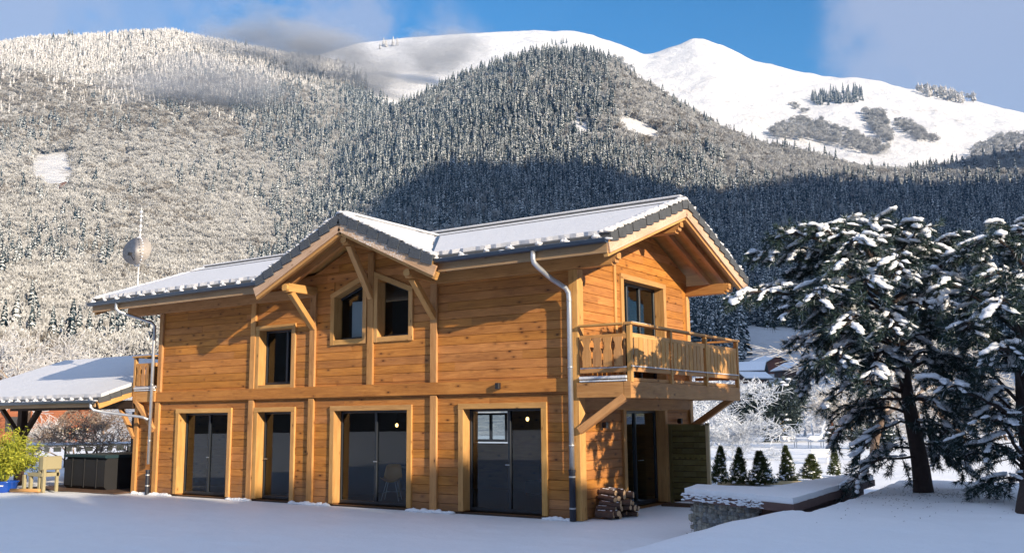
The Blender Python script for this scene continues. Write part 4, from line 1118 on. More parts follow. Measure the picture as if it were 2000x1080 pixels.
spec = [((1436, 582), .66, -.6, .035), ((1484, 500), .80, .2, .03), ((1525, 462), .86, -.3, .03), ((1560, 450), .92, .4, .03), ((1600, 452), .97, -.4, .028), ((1650, 440), .98, .3, .028),
        ((1700, 440), .99, -.2, .03), ((1760, 446), .95, .1, .03), ((1806, 446), .86, -.5, .035), ((1856, 462), .84, .2, .035), ((1900, 480), .78, -.3, .035),
        ((1500, 560), .72, .5, .03), ((1530, 620), .64, -.9, .03), ((1560, 660), .6, .4, .03), ((1590, 700), .52, -.7, .03), ((1570, 745), .5, .5, .025), ((1620, 780), .42, -.5, .025), ((1640, 840), .34, .6, .025),
        ((1660, 800), .4, 1.2, .025), ((1668, 938), .16, -.5, .02), ((1700, 900), .2, .5, .02), ((1690, 870), .3, -.8, .02),
        ((1880, 560), .7, -.9, .03), ((1900, 640), .62, .6, .03), ((1880, 720), .5, -.6, .03), ((1900, 800), .4, .5, .025), ((1870, 860), .3, -.8, .02), ((1880, 920), .2, .4, .02),
        ((1640, 520), .85, -1.4, .03), ((1700, 560), .82, -1.8, .03), ((1760, 520), .85, -1.6, .03), ((1600, 580), .75, -1.5, .03), ((1660, 630), .68, -1.9, .03), ((1740, 640), .62, -1.9, .03), ((1800, 600), .7, -1.6, .03), ((1840, 540), .8, -1.2, .03),
        ((1640, 700), .55, -1.6, .03), ((1700, 740), .5, -1.8, .025), ((1640, 520), .88, 1.4, .03), ((1720, 500), .9, 1.8, .03), ((1800, 520), .85, 1.6, .03), ((1600, 600), .72, 1.6, .03), ((1680, 640), .66, 2.0, .03), ((1780, 640), .62, 1.9, .03), ((1840, 600), .7, 1.6, .03),
        ((1560, 530), .8, .9, .03), ((1620, 640), .66, 1.0, .03), ((1700, 800), .4, 1.6, .025), ((1860, 660), .6, 1.4, .03), ((1820, 740), .5, 1.7, .025),
        ((1590, 490), .9, .0, .03), ((1740, 470), .97, .9, .03), ((1670, 470), .98, -.9, .03), ((1820, 480), .88, .6, .03), ((1610, 660), .6, -.2, .03), ((1560, 590), .72, -.4, .03), ((1840, 800), .4, -1.0, .02), ((1830, 880), .28, .9, .02)]
pine(trunk1, .155, limb_set(spec, F1, 1), 'broad snow laden pine with a leaning trunk in front of the planter', 11, snow=.62)
F2 = 14.9
trunk2 = [gpx((2020, 1010), .6)]+[at(p, F2) for p in ((2012, 900), (2000, 800), (1996, 700), (2000, 600), (2010, 520), (2030, 450))]
spec2 = [((1845, 560), .72, -.2, .03), ((1830, 600), .66, .6, .03), ((1880, 500), .8, .1, .03), ((1920, 470), .88, -.4, .03), ((1975, 446), .95, .2, .03), ((2040, 430), .98, 0, .03), ((1890, 640), .6, -.8, .03), ((1870, 700), .52, .5, .03),
         ((1850, 748), .46, -.6, .03), ((1890, 770), .44, .4, .025), ((1900, 850), .34, -.6, .025), ((1880, 900), .26, .6, .02), ((1930, 940), .18, -.3, .02), ((1950, 600), .7, -1.6, .03), ((1940, 540), .8, -1.4, .03), ((1960, 680), .55, -1.7, .03), ((1930, 760), .45, 1.2, .03),
         ((2100, 520), .85, .3, .03), ((2150, 600), .7, -.3, .03), ((2160, 700), .55, .3, .03), ((2120, 800), .4, -.3, .03), ((1930, 560), .78, 1.3, .03), ((2050, 560), .78, -1.5, .03), ((2050, 680), .6, -1.6, .03), ((1950, 820), .38, -1.2, .03), ((2000, 500), .9, 1.0, .03)]
pine(trunk2, .2, limb_set(spec2, F2, 2), 'second dark pine cut by the right edge of the view', 23, snow=.55)
# fallen needles and twigs on the snow under the pines
dm = MB()
for i in range(520):
    a = random.random()*6.28; rr = abs(random.gauss(0, 1.9)); x = 6.4+math.cos(a)*rr; y = .7+math.sin(a)*rr*1.1
    if (x < 5.0 and y > -2.4): continue
    z = float(ground_h(x, y))+.012; s = random.uniform(.01, .032); t = random.random()*3
    dm.add([(x-s*math.cos(t), y-s*math.sin(t), z), (x+s*.3*math.sin(t), y-s*.3*math.cos(t), z+.008), (x+s*math.cos(t), y+s*math.sin(t), z), (x-s*.3*math.sin(t), y+s*.3*math.cos(t), z+.012)], [[0, 1, 2, 3]])
tag(dm.build('fallen_needles', W['pine_bark'], None), 'scattered dark needles and twigs lying on the snow under the pines', 'needle litter', None, 'stuff')

# spruces standing out of view on the sunward side, whose shade lies on the yard and the lower walls
def spruce_full(h=11.5, seed=5):
    r = np.random.default_rng(seed); P = []; D = []; S_ = []
    for k in range(1500):
        f = r.random()**.8; z = .4+f*(h-.5); R = (1-f)**.8*2.1*r.uniform(.25, 1); a = r.random()*6.28; P.append((math.cos(a)*R, math.sin(a)*R, z-.12*R)); D.append((math.cos(a), math.sin(a), -.35))
    V, F, R_ = blades(np.array(P), np.array(D), .75, .09, .45, 7, r); return V, F, R_
sp = empty('spruce_tree', (26, -6, 0), 0, 'tall dark spruce standing outside the view on the sunny side', 'spruce', 'spruces on the sunny side of the garden')
V_, F_, R_ = spruce_full()
fast_mesh('crown', V_, F_, W['spruce_needles'], sp, smooth=False, rnd=R_); tb = MB(); tb.tube([(0, 0, -.3), (0, 0, 6), (0, 0, 11)], [.2, .12, .02], 8); tb.build('trunk', W['pine_bark'], sp, smooth=True)
k = 0
for y in np.arange(-33, 1.2, 1.45):
    for row in (0, 1):
        o = sp if k == 0 else copy_tree(sp); k += 1
        hy = np.interp(y, [-33, -18, -13, -10.7, -9.6, -8.4, -6.5, -4.8, -3.4, -1.5, 1], [17, 17, 15.0, 12.8, 11.9, 11.0, 11.6, 12.4, 13.4, 15.2, 15])-1.5+random.uniform(-.4, .3)
        o.location = (26+row*1.9+random.uniform(-.5, .5), y+.7*row+random.uniform(-.3, .3), -.1); s = hy/11.6*(1+.02*row); o.scale = (1.05, 1.05, s); o.rotation_euler = (0, 0, random.random()*6)

# ------------------------------------------------------------------ gabion planter with slab and snow
pl = empty('planter_wall', (0, 0, 0), 0, 'low stone filled gabion wall with a brown slab under thick snow', 'garden wall')
mb = MB(); random.seed(3)
A_, B_ = Vector((2.93, -1.38, 0)), Vector((4.2, -1.98, 0)); d_ = (B_-A_).normalized(); nrm = Vector((d_.y, -d_.x, 0))
sl = (B_-A_).length
for rowz in range(9):
    x = -.02+(.06 if rowz % 2 else 0)
    while x < sl:
        s = random.uniform(.045, .085)
        mb.blob(A_+d_*x+nrm*random.uniform(-.02, .02)+Vector((0, 0, .04+rowz*.072)), s, s*.75, s*random.uniform(.75, 1), m=0, amp=.22, flat=False); x += s*1.5
for rowz in range(9):
    y = .05
    while y < .55: s = random.uniform(.045, .08); mb.blob(A_-nrm*y-d_*.0+Vector((0, 0, .04+rowz*.072)), s*.8, s, s*.85, amp=.22, flat=False); y += s*1.5
mb.build('stone_fill', W['gabion_stone'], pl)
mb = MB(); mb.beam(A_-nrm*.3+d_*.03+Vector((0, 0, .3)), B_-nrm*.3+Vector((0, 0, .3)), .55, .62); mb.build('core', W['black_metal'], pl)
mb = MB()
for i in range(6):
    z = .03+i*.104; mb.tube([A_+nrm*.07-d_*.05+Vector((0, 0, z)), B_+nrm*.07+Vector((0, 0, z))], .0025, 4)
for i in range(int(sl/.12)): p = A_+nrm*.07+d_*(i*.12); mb.tube([p+Vector((0, 0, .0)), p+Vector((0, 0, .64))], .0025, 4)
mb.build('wire_mesh', W['wire'], pl)
SP = [(2.80, -1.52), (4.93, -2.55), (4.72, 3.2), (4.2, 3.55), (3.95, -.75), (2.62, -.55)]
flat = lambda x, y: 0.0
slab(SP, flat, .60, .715, 'slab', 'brick_red_slab', pl, bevel=.01)
slab([(3.3, -1.45), (4.75, -2.2), (4.55, 3.0), (4.3, 3.2), (4.1, -.85), (3.2, -.6)], flat, .1, .60, 'slab_base', 'brick_red_slab', pl)
_, o = slab([(x+(.02 if x < 3.5 else -.02), y+(.03 if y < 0 else -.02)) for x, y in SP], flat, .715, .80, 'snow_cover', 'ground_snow', pl, jit=.012, sub=.12)
b = o.modifiers.new('bevel', 'BEVEL'); b.width = .035; b.segments = 4; b.limit_method = 'ANGLE'; b.angle_limit = math.radians(50)
sb = MB()
for i in range(150):
    t = random.random(); p = Vector((2.80, -1.52, 0)).lerp(Vector((4.93, -2.55, 0)), t*.75); sb.blob(p+nrm*.005+Vector((0, 0, random.uniform(.61, .725))), .04, .012, random.uniform(.008, .02))
sb.build('frost', W['branch_snow'], pl, smooth=True)

# ------------------------------------------------------------------ wooden screen
sc_ = empty('privacy_screen', (0.03, 4.12, 0), 0, 'olive stained louvred wooden screen standing beside the side door', 'screen')
mb = MB(); mb.box(.0, .07, -.035, .035, 0, 1.77, ch=.005); mb.build('post', W['green_timber'], sc_)
mb = MB(); mb.box(.90, .98, -.035, .035, 0, 1.80, ch=.005); mb.build('post', W['pale_timber'], sc_)
z = .10
while z < 1.70:
    mb = MB(); n = 6
    for i in range(n):
        a = .07+.83*i/n; b2 = .07+.83*(i+1)/n; bow = lambda t: (-1 if int(z/.128) % 2 else 1)*-.03*math.sin(math.pi*(t-.07)/.83*2)
        mb.beam((a, bow(a)-.01, z+.05), (b2, bow(b2)-.01, z+.05), .016, .115, r=z % 1)
    mb.build('louvre', W['green_timber'], sc_); z += .128
mb = MB(); mb.box(.0, .98, -.04, .04, 1.745, 1.775); mb.build('cap', W['green_timber'], sc_)
mb = MB(); mb.box(.07, .9, .035, .05, .05, 1.74); mb.build('backing', W['dark_timber'], sc_)
tp_ = MB(); tp_.box(-.0, 1.15, -.42, .05, -.02, .035, ch=.01); tag(tp_.build('door_step', W['deck_timber'], None), 'brown timber step in front of the side door', 'step').location = (.08, 3.9, 0)
tp_ = MB()
for i in range(7): tp_.box(.02+i*.0, .10+i*.0, -2.9+i*.42, -2.5+i*.42, -.02, .03)

# ------------------------------------------------------------------ firewood: every log on its own
rows_ = [(8, .07), (7, .18), (6, .29), (4, .40), (2, .50)]
proto_log = None; random.seed(5)
for nlog, z in rows_:
    for i in range(nlog):
        if proto_log is None:
            lg = MB(); pts = [(0, 0, 0), (.15, .006, .004), (.32, -.004, .002), (.46, .003, 0)]; lg.tube(pts, [.068, .064, .067, .063], 9, cap=False)
            proto_log = lg.build('firewood_log', W['bark_log'], None, smooth=True)
            e = MB(); e.lathe([(.0005, .462), (.058, .4615)], n=9, M3=Matrix(((0, 0, 1), (0, 1, 0), (-1, 0, 0)))); e.lathe([(.0005, -.001), (.06, -.0005)], n=9, M3=Matrix(((0, 0, 1), (0, 1, 0), (-1, 0, 0)))); e.build('cut_end', W['cut_wood'], proto_log)
            sn_ = MB()
            for q in range(5): sn_.blob((.05+q*.09+random.uniform(-.03, .03), random.uniform(-.02, .02), .056), random.uniform(.03, .07), .03, .016)
            sn_.build('snow_cover', W['branch_snow'], proto_log, smooth=True)
            tag(proto_log, 'short split log in the snow dusted firewood pile', 'firewood', 'logs of the firewood pile'); o = proto_log
        else:
            o = proto_log.copy(); COL.objects.link(o)
            for ch in list(proto_log.children):
                if ch.name.startswith('snow') and not (i in (0, nlog-1) or z > .4 or random.random() < .35): continue
                c = ch.copy(); COL.objects.link(c); c.parent = o
        o.location = (.10+random.uniform(-.03, .09), .48+(8-nlog)*.045+i*.128+random.uniform(-.03, .03), z+random.uniform(-.02, .02)); s = random.uniform(.62, 1.12); o.scale = (random.uniform(.7, 1.08), s, s*random.uniform(.8, 1.1))
        o.rotation_euler = (0, random.uniform(-.09, .09), random.uniform(-.28, .28))

# ------------------------------------------------------------------ rooms: chairs, table, lamps
def shell_chair(x, y, rz, label):
    c = empty('chair', (x, y, .055), rz, label, 'chair', 'yellow chairs inside the house')
    mb = MB(); V = []; n = 9; rows = 8
    for i in range(rows):
        t = i/(rows-1)
        for j in range(n):
            u = (j/(n-1)-.5)*2
            if t < .5: yy = -.22+t*2*.38; zz = .45-.03*math.sin(t*6)+.10*u*u
            else: yy = .16+(t-.5)*2*.12; zz = .45+(t-.5)*2*.38-.03*abs(u)**3; 
            w = .23*(1-.25*max(0, t-.6)/.4*abs(u)); V.append((u*w, yy-.07*u*u*(t > .5), zz))
    F = [[i*n+j, i*n+j+1, (i+1)*n+j+1, (i+1)*n+j] for i in range(rows-1) for j in range(n-1)]
    mb.add(V, F); s = mb.build('seat_shell', W['yellow_plastic'], c, smooth=True); so = s.modifiers.new('thick', 'SOLIDIFY'); so.thickness = .012
    for sx in (-1, 1):
        for sy in (-1, 1):
            mb = MB(); mb.tube([(sx*.10, sy*.10, .44), (sx*.21, sy*.2, 0)], .009, 6); mb.build('leg', W['white_metal'], c)
    mb = MB(); mb.tube([(-.16, -.15, .2), (.16, .15, .2)], .005, 5); mb.tube([(.16, -.15, .2), (-.16, .15, .2)], .005, 5); mb.build('wire_brace', W['white_metal'], c)
shell_chair(-5.75, 1.15, .5, 'yellow shell chair with thin legs behind the third ground floor glazing')
tb_ = empty('dining_table', (-5.5, 2.4, .05), 0, 'pale dining table standing inside behind the yellow chair', 'table')
mb = MB(); mb.box(-.9, .9, -.4, .4, .7, .74, ch=.01); mb.build('table_top', W['pale_timber'], tb_)
for sx in (-.8, .8):
    for sy in (-.32, .32): mb = MB(); mb.box(sx-.03, sx+.03, sy-.03, sy+.03, 0, .7); mb.build('leg', W['pale_timber'], tb_)
def pendant(x, y, z, label):
    p = empty('pendant_lamp', (x, y, z), 0, label, 'lamp')
    mb = MB(); mb.blob((0, 0, 0), .034, .034, .045, flat=False, amp=0, sub=2); mb.build('bulb', W['lamp_glow'], p, smooth=True)
    mb = MB(); mb.tube([(0, 0, .06), (0, 0, 2.49-z)], .006, 5); mb.build('cord', W['black_metal'], p)
pendant(-5.48, 1.0, 1.80, 'lit round pendant bulb inside the third ground floor glazing')
pendant(-1.95, 1.2, 1.92, 'lit pendant lamp inside the glazing nearest the house corner')
sof = empty('sofa', (-2.3, 3.4, .05), 0, 'dark low sofa inside the glazing nearest the corner', 'sofa')
mb = MB(); mb.box(-.9, .9, -.4, .4, .1, .42, ch=.04); mb.build('seat', W['interior_plaster'], sof); mb = MB(); mb.box(-.9, .9, .25, .42, .42, .8, ch=.04); mb.build('backrest', W['interior_plaster'], sof)

# ------------------------------------------------------------------ carport on the left
cp = empty('carport', (0, 0, 0), 0, 'open timber carport with snowy roof joined to the left end of the chalet', 'carport')
def zk(y): return 2.55+.345*(min(y, 6.4-y)+1.1)
zkf = lambda x, y: zk(y)
for p in ([(-23.2, -1.1), (-14.22, -1.1), (-14.22, 3.2), (-23.2, 3.2)], [(-23.2, 3.2), (-14.22, 3.2), (-14.22, 7.5), (-23.2, 7.5)]):
    slab(p, zkf, -.10, -.055, 'roof_deck', 'beam_timber', cp); slab(p, zkf, -.055, 0, 'tile_layer', 'slate_tile', cp)
    q = [(x+(.06 if x < -20 else -.06), y+(.13 if y < 0 else 0)) for x, y in p]
    _, o = slab(q, zkf, .004, .10, 'snow_cover', 'roof_snow', cp, jit=.02, sub=.2)
    b = o.modifiers.new('bevel', 'BEVEL'); b.width = .035; b.segments = 3; b.limit_method = 'ANGLE'; b.angle_limit = math.radians(50)
def part(name, mat, *a, parent=None, ch=.008): mb = MB(); mb.box(*a, ch=ch); return mb.build(name, W[mat], parent)
def pbeam(name, mat, p, q, w, h, parent, up=(0, 0, 1)): mb = MB(); mb.beam(p, q, w, h, up, ch=.008); return mb.build(name, W[mat], parent)
mb = MB(); P0 = Vector((-14.2, -1.1, zk(-1.1))); P1 = Vector((-14.2, 3.2, zk(3.2)))
for i in range(13):
    a = P0.lerp(P1, i/13); b2 = P0.lerp(P1, (i+1)/13+.004); mb.beam(a+Vector((0, 0, -.05)), b2+Vector((0, 0, -.08)), .03, .15, ch=.003)
mb.build('verge_tiles', W['slate_tile'], cp)
pbeam('barge_board', 'light_timber', (-14.22, -1.08, zk(-1.08)-.20), (-14.22, 3.2, zk(3.2)-.20), .04, .16, cp)
part('eave_beam', 'fascia_timber', -23, -14.3, -1.14, -1.10, 2.33, 2.47, parent=cp)
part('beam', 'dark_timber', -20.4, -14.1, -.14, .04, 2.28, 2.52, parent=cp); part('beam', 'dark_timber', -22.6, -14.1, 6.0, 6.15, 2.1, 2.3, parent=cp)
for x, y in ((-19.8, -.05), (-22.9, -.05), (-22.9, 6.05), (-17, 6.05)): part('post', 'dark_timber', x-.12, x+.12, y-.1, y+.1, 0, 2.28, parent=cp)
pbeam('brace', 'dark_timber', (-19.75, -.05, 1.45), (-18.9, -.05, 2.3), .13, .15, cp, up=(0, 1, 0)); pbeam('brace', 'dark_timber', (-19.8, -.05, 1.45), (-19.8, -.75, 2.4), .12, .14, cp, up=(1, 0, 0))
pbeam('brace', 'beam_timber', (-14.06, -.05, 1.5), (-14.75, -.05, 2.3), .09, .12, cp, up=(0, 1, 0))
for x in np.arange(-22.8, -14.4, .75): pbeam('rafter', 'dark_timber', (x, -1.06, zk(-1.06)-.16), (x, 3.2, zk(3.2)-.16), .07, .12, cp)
gutter((-14.22, -1.21, 2.50), (-23.2, -1.21, 2.50), cp, r=.07, lump=.45)
mb = MB(); mb.tube([(-14.38, -1.2, 2.45), (-14.38, -1.2, 2.33), (-14.34, -1.14, 2.25), (-14.2, -.95, 2.2), (-13.45, -.24, 2.05), (-13.3, -.17, 1.98)], .038, 10); mb.build('downpipe', W['zinc'], cp, smooth=True)
dk = empty('deck', (0, 0, 0), 0, 'dark wooden deck under the carport roof', 'deck')
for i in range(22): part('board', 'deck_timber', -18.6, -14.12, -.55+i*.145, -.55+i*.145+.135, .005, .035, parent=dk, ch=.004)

tub = empty('hot_tub', (-16.35, .95, .03), 0, 'black square hot tub with flat cover under the carport', 'hot tub')
part('shell', 'tub_skin', -1.0, 1.0, -1.0, 1.0, 0, .88, parent=tub, ch=.09); part('cover', 'tub_cover', -1.03, 1.03, -1.03, 1.03, .88, .97, parent=tub, ch=.03)
for i in (-.6, 0, .6): part('panel_rib', 'tub_skin', i-.02, i+.02, -1.015, -.99, .05, .86, parent=tub, ch=.004)
bn = empty('garden_bench', (-16.75, -1.1, .03), 0, 'khaki wooden garden seat beside the bamboo in front of the hot tub', 'bench')
for x in (-.45, -.12, .33, .52): part('leg', 'khaki_paint', x-.05, x+.05, -.25, -.17, 0, .45 if x < .3 else .95, parent=bn)
part('leg', 'khaki_paint', .44, .52, .15, .23, 0, .95, parent=bn); part('seat', 'khaki_paint', -.2, .52, -.27, .25, .42, .52, parent=bn); part('backrest', 'khaki_paint', .40, .56, -.28, .26, .6, .97, parent=bn, ch=.03)
mb = MB(); mb.tube([(-17.3, -1.62, .07), (-16.15, -1.45, .09)], .05, 8); tag(mb.build('wooden_pole', W['light_timber'], None, smooth=True), 'orange round timber lying on the ground by the blue pot', 'pole')

pot = empty('flower_pot', (-17.75, -1.55, .0), 0, 'glazed blue pot half sunk in snow at the foot of the bamboo', 'flower pot')
mb = MB(); mb.lathe([(.22, -.1), (.30, .1), (.33, .26), (.36, .28), (.36, .31), (.30, .31), (.29, .22), (.001, .21)], n=24); mb.build('bowl', W['blue_glaze'], pot, smooth=True)
mb = MB()
for i in range(7): 
    a = -.95+i*.045; rr = .325; mb.beam((rr*math.cos(a), rr*math.sin(a), .17+.01*(i % 3)), (rr*math.cos(a+.03), rr*math.sin(a+.03), .21-.012*(i % 2)), .01, .014, up=(0, 0, 1))
mb.build('white_mark', W['white_metal'], pot)
bam = empty('bamboo', (-18.1, -1.5, .2), 0, 'bushy yellow green bamboo growing at the left edge of the view', 'plant')
r = np.random.default_rng(9); P = []; D = []; sg = []
for k in range(170):
    a = r.random()*6.28; lean = r.uniform(.1, .95); h = r.uniform(.7, 1.45); p = np.array([math.cos(a)*.12, math.sin(a)*.12, 0.]); d = unit([math.cos(a)*lean*.5, math.sin(a)*lean*.5, 1])
    for j in range(9):
        q = p+d*h/8; sg.append((p, q, .006, .005)); d = unit(d+np.array([math.cos(a)*.12*lean, math.sin(a)*.12*lean, -.14*lean])); p = q
        if j > 2:
            for _ in range(5): P.append(p+r.normal(0, .06, 3)); D.append(unit([math.cos(a)+r.normal(0, .8), math.sin(a)+r.normal(0, .8), -.5]))
segs_mesh('stem', sg, W['bamboo_leaf'], bam); V_, F_, R_ = blades(np.array(P), np.array(D), .12, .013, .4, 3, r); fast_mesh('foliage', V_, F_, W['bamboo_leaf'], bam, smooth=False, rnd=R_)

dish = empty('satellite_dish', (-14.95, .42, 5.2), 0, 'frost covered satellite dish on a thin mast above the left roof end', 'satellite dish')
mb = MB(); mb.tube([(0, 0, 0), (0, 0, 1.35), (0, 0, 2.2)], .02, 8); mb.tube([(0, 0, 2.2), (0, 0, 3.0)], .008, 6); mb.build('mast', W['white_metal'], dish)
mb = MB(); prof = [(.001+.44*i/7, .09*(i/7)**2) for i in range(8)]; M3 = Vector((-.42, .84, -.25)).normalized().to_track_quat('-Z', 'Y').to_matrix(); mb.lathe(prof, (0, 0, 0), 28, M3=M3); mb.lathe([(a, b-.012) for a, b in prof], (0, 0, 0), 28, M3=M3)
o = mb.build('reflector', W['dish_grey'], dish, smooth=True); o.location = (.04, -.06, 1.64)
mb = MB(); mb.tube([(0, -.02, 1.22), (.18, -.42, 1.5)], .012, 6); mb.box(.14, .22, -.47, -.39, 1.47, 1.56); mb.build('feed_arm', W['black_metal'], dish)
sb = MB()
for i, z in enumerate((2.14, 2.3, 2.42, 2.60, 2.72, 2.85)): sb.blob((0, 0, z), .03+.012*(i % 3), .03, .04, flat=False)
for i in range(26): a = i/26*6.28; sb.blob((.04+.43*math.cos(a)*.9, -.08-.1*math.cos(a), 1.64+.43*math.sin(a)*.98), .028, .02, .025)
sb.build('frost', W['branch_snow'], dish, smooth=True)

# ------------------------------------------------------------------ shaded wooded hill behind the viewpoint (seen in the glass)
def back_hill():
    n = 90; rows = []
    az = np.radians(np.linspace(-48, -215, n))
    for rr, f in ((170, 0), (260, .35), (420, .72), (640, 1), (900, .6), (1200, 0)):
        hgt = 150*(1+.25*np.sin(az*5)+.15*np.sin(az*11+1))*smooth01(-48, -62, np.degrees(az))*smooth01(-215, -195, np.degrees(az))
        x = rr*np.cos(az); y = rr*np.sin(az)-10; z = hgt*f*(1+.1*fbm(x/60, y/60, 3, 3))-3; rows.append(np.stack([x, y, z], -1))
    tag(fast_mesh('wooded_hill', np.concatenate(rows), grid_faces(len(rows), n), W['dark_wood_hill'], k=4), None, None, None, 'structure')
simple('dark_wood_hill', (.03, .035, .04), .9, nscale=.12, namp=.8)  # shade of the unseen hillside is put into this dark colour
back_hill()

# ------------------------------------------------------------------ middle distance
def ppos(x, r):
    phi, _ = px_ae((x, 806)); 
    z = float(terr(np.array(phi), np.array(float(r)))[0]) if r > 100 else 0.0
    return np.array([CAM[0]+r*(FW[0]*math.cos(phi)+RT[0]*math.sin(phi)), CAM[1]+r*(FW[1]*math.cos(phi)+RT[1]*math.sin(phi)), z-.1])
def bare_tree(seed, h=8., spread=.55, levels=5, trunk=.14, droop=.0, twig=.016, multi=1):
    r = np.random.default_rng(seed); S_ = []
    def grow(p, d, L, rad, lv):
        n = 3; q = p
        for k in range(n):
            d = unit(d+r.normal(0, .10, 3)+np.array([0, 0, .05-droop*(levels-lv)])); q2 = q+d*L/n; S_.append((q, q2, rad*(1-.25*k/n), rad*(1-.25*(k+1)/n))); q = q2
            if lv < levels and k > 0 or lv >= 2:
                for _ in range(2 if lv < levels-1 else 2):
                    if lv < levels:
                        side = unit(np.cross(d, r.normal(size=3))); dd = unit(d*r.uniform(.5, 1)+side*r.uniform(.6, 1.1)*spread*1.6); grow(q, dd, L*r.uniform(.5, .75), max(rad*.5, twig), lv+1)
    for m_ in range(multi):
        grow(np.zeros(3)+(r.normal(0, .15, 3)*[1, 1, 0] if multi > 1 else 0), unit([r.normal(0, .12 if multi == 1 else .5), r.normal(0, .12 if multi == 1 else .5), 1]), h*.36, trunk, 0)
    S_ = S_[:9000]
    return S_
def norm_h(S_, h):
    zz = max(max(a[0][2], a[1][2]) for a in S_); k = h/zz; return [(a*k, b*k, c, d) for a, b, c, d in S_]
BT = [norm_h(bare_tree(s, 8, .55, 4, .13), 8.) for s in (1, 2, 3)]
BS = [norm_h(bare_tree(s, 4, .7, 4, .05, .02, .014, multi=4), 4.) for s in (11, 12)]
def make_bare(name, S_, pos, sc, rz, label, cat, mat='frost_twig', group=None, wide=1.0):
    key = (name, id(S_), mat)
    if key in make_bare.c:
        o = copy_tree(make_bare.c[key]); o.location = tuple(pos)
    else:
        o = empty(name, tuple(pos)); st = [a for a in S_ if a[2] > .035]; tw = [a for a in S_ if a[2] <= .035]
        if st: segs_mesh('trunk', st, W['brown_twig'] if mat != 'frost_cool' else W['frost_cool'], o, n=5)
        segs_mesh('branches', tw, W[mat], o); make_bare.c[key] = o
    o.scale = (sc*wide, sc*wide, sc); o.rotation_euler = (0, 0, rz); tag(o, label, cat, group); return o
make_bare.c = {}
left = [(-15, 70, 1.1), (30, 62, .95), (85, 80, 1.2), (150, 95, 1.25), (205, 120, 1.1), (245, 140, 1.2), (10, 120, 1.5), (110, 135, 1.35), (290, 150, 1.2)]
where = ['at the far left edge', 'above the bamboo', 'above the red chalet roof', 'left of the carport ridge end', 'above the carport ridge', 'beside the left balcony', 'tallest at the left edge', 'tall behind the red chalet', 'nearest the house wall']
for i, (x, d, k) in enumerate(left): make_bare('frosted_tree', BT[i % 3], ppos(x, d), k, i*1.3, 'frost covered bare tree beyond the carport, '+where[i], 'tree', group='frosted trees behind the carport', wide=1.25)
make_bare('frosted_tree', BT[1], ppos(1700, 44), .82, .6, 'sunlit frosted bare tree with sweeping branches seen through the pine', 'tree', wide=1.9)
make_bare('frosted_tree', BT[0], ppos(1790, 60), .9, 2.2, 'frosted bare tree behind the trunk of the nearer pine', 'tree', wide=1.5)
make_bare('frosted_tree', BT[2], ppos(1900, 55), .9, 4.2, 'frosted bare tree between the two pine trunks', 'tree', wide=1.5)
rb = [(1400, 62, 1.25, 'frost_cool', 'just right of the balcony beam'), (1432, 95, 1.5, 'frost_cool', 'behind the gap between balcony and dark shrub'), (1560, 90, 1.2, 'frost_cool', 'right of the dark evergreen shrub'), (1605, 84, 1.4, 'frost_cool', 'below the small chalet roofs'), (1385, 120, 1.9, 'frost_cool', 'behind the balcony end'),
      (1650, 78, 1.2, 'frost_twig', 'under the big sunlit frosted tree'), (1470, 130, 1.6, 'frost_cool', 'above the dark evergreen shrub'), (1530, 125, 1.5, 'frost_cool', 'in front of the small chalets'), (1740, 90, 1.3, 'frost_twig', 'left of the pine trunk'), (1840, 85, 1.3, 'frost_twig', 'right of the pine trunk'), (1960, 80, 1.4, 'frost_twig', 'at the right edge'), (1420, 45, .55, 'frost_cool', 'lowest beside the wooden screen')]
for i, (x, d, k, mt, wh) in enumerate(rb): make_bare('frosted_bush', BS[i % 2], ppos(x, d), k, i*2.1, 'frosted leafless bush across the snow field, '+wh, 'bush', mt, 'frosted bushes across the snow field', wide=1.5)
make_bare('bare_bush', BS[0], ppos(188, 46), .72, 1.0, 'sunlit brown bare bush in front of the frosted slope, seen under the carport', 'bush', 'brown_twig', wide=1.6)
make_bare('bare_bush', BS[1], ppos(150, 52), .6, 3.0, 'frosted bush beside the red chalet seen under the carport', 'bush', 'frost_twig', wide=1.6)
def leafy(name, pos, w, h, label, cat, mat, seed, n=2600, L=.22, wd=.035, snow=60):
    r = np.random.default_rng(seed); o = empty(name, tuple(pos), 0, label, cat); P = []; D = []; sb = MB()
    lob = [(r.normal(0, .28)*w, r.normal(0, .28)*w, r.uniform(.25, .75)*h, r.uniform(.18, .32)*w) for _ in range(9)]
    for k in range(n):
        l = lob[r.integers(9)]; d = unit(r.normal(size=3)); p = np.array(l[:3])+d*l[3]*r.uniform(.5, 1.05)*[1, 1, .8]
        if p[2] < 0: continue
        P.append(p); D.append(unit(d+[0, 0, .4]))
    for k in range(snow):
        l = lob[r.integers(9)]; d = unit(np.abs(r.normal(size=3))*[r.choice([-1, 1]), r.choice([-1, 1]), 1.3]); p = np.array(l[:3])+d*l[3]*[1, 1, .8]; sb.blob(p, w*.05, w*.045, w*.02)
    V, F, R_ = blades(np.array(P), np.array(D), L, wd, .6, 4, r); fast_mesh('foliage', V, F, W[mat], o, smooth=False, rnd=R_)
    tb = MB(); tb.tube([(0, 0, -.2), (0, 0, h*.5)], [.1, .04], 6); tb.build('stem', W['pine_bark'], o)
    if snow: sb.build('snow_cover', W['branch_snow'], o, smooth=True)
    return o
leafy('evergreen_shrub', ppos(1497, 74), 5.6, 5.2, 'big dark evergreen shrub on the far side of the snow field', 'shrub', 'dark_leaf', 31, n=3600, L=.4, wd=.05, snow=40)
leafy('evergreen_shrub', ppos(1690, 58), 2.6, 2.0, 'small dark evergreen shrub beneath the sunlit frosted tree', 'shrub', 'dark_leaf', 32, n=1200, L=.25, snow=50)
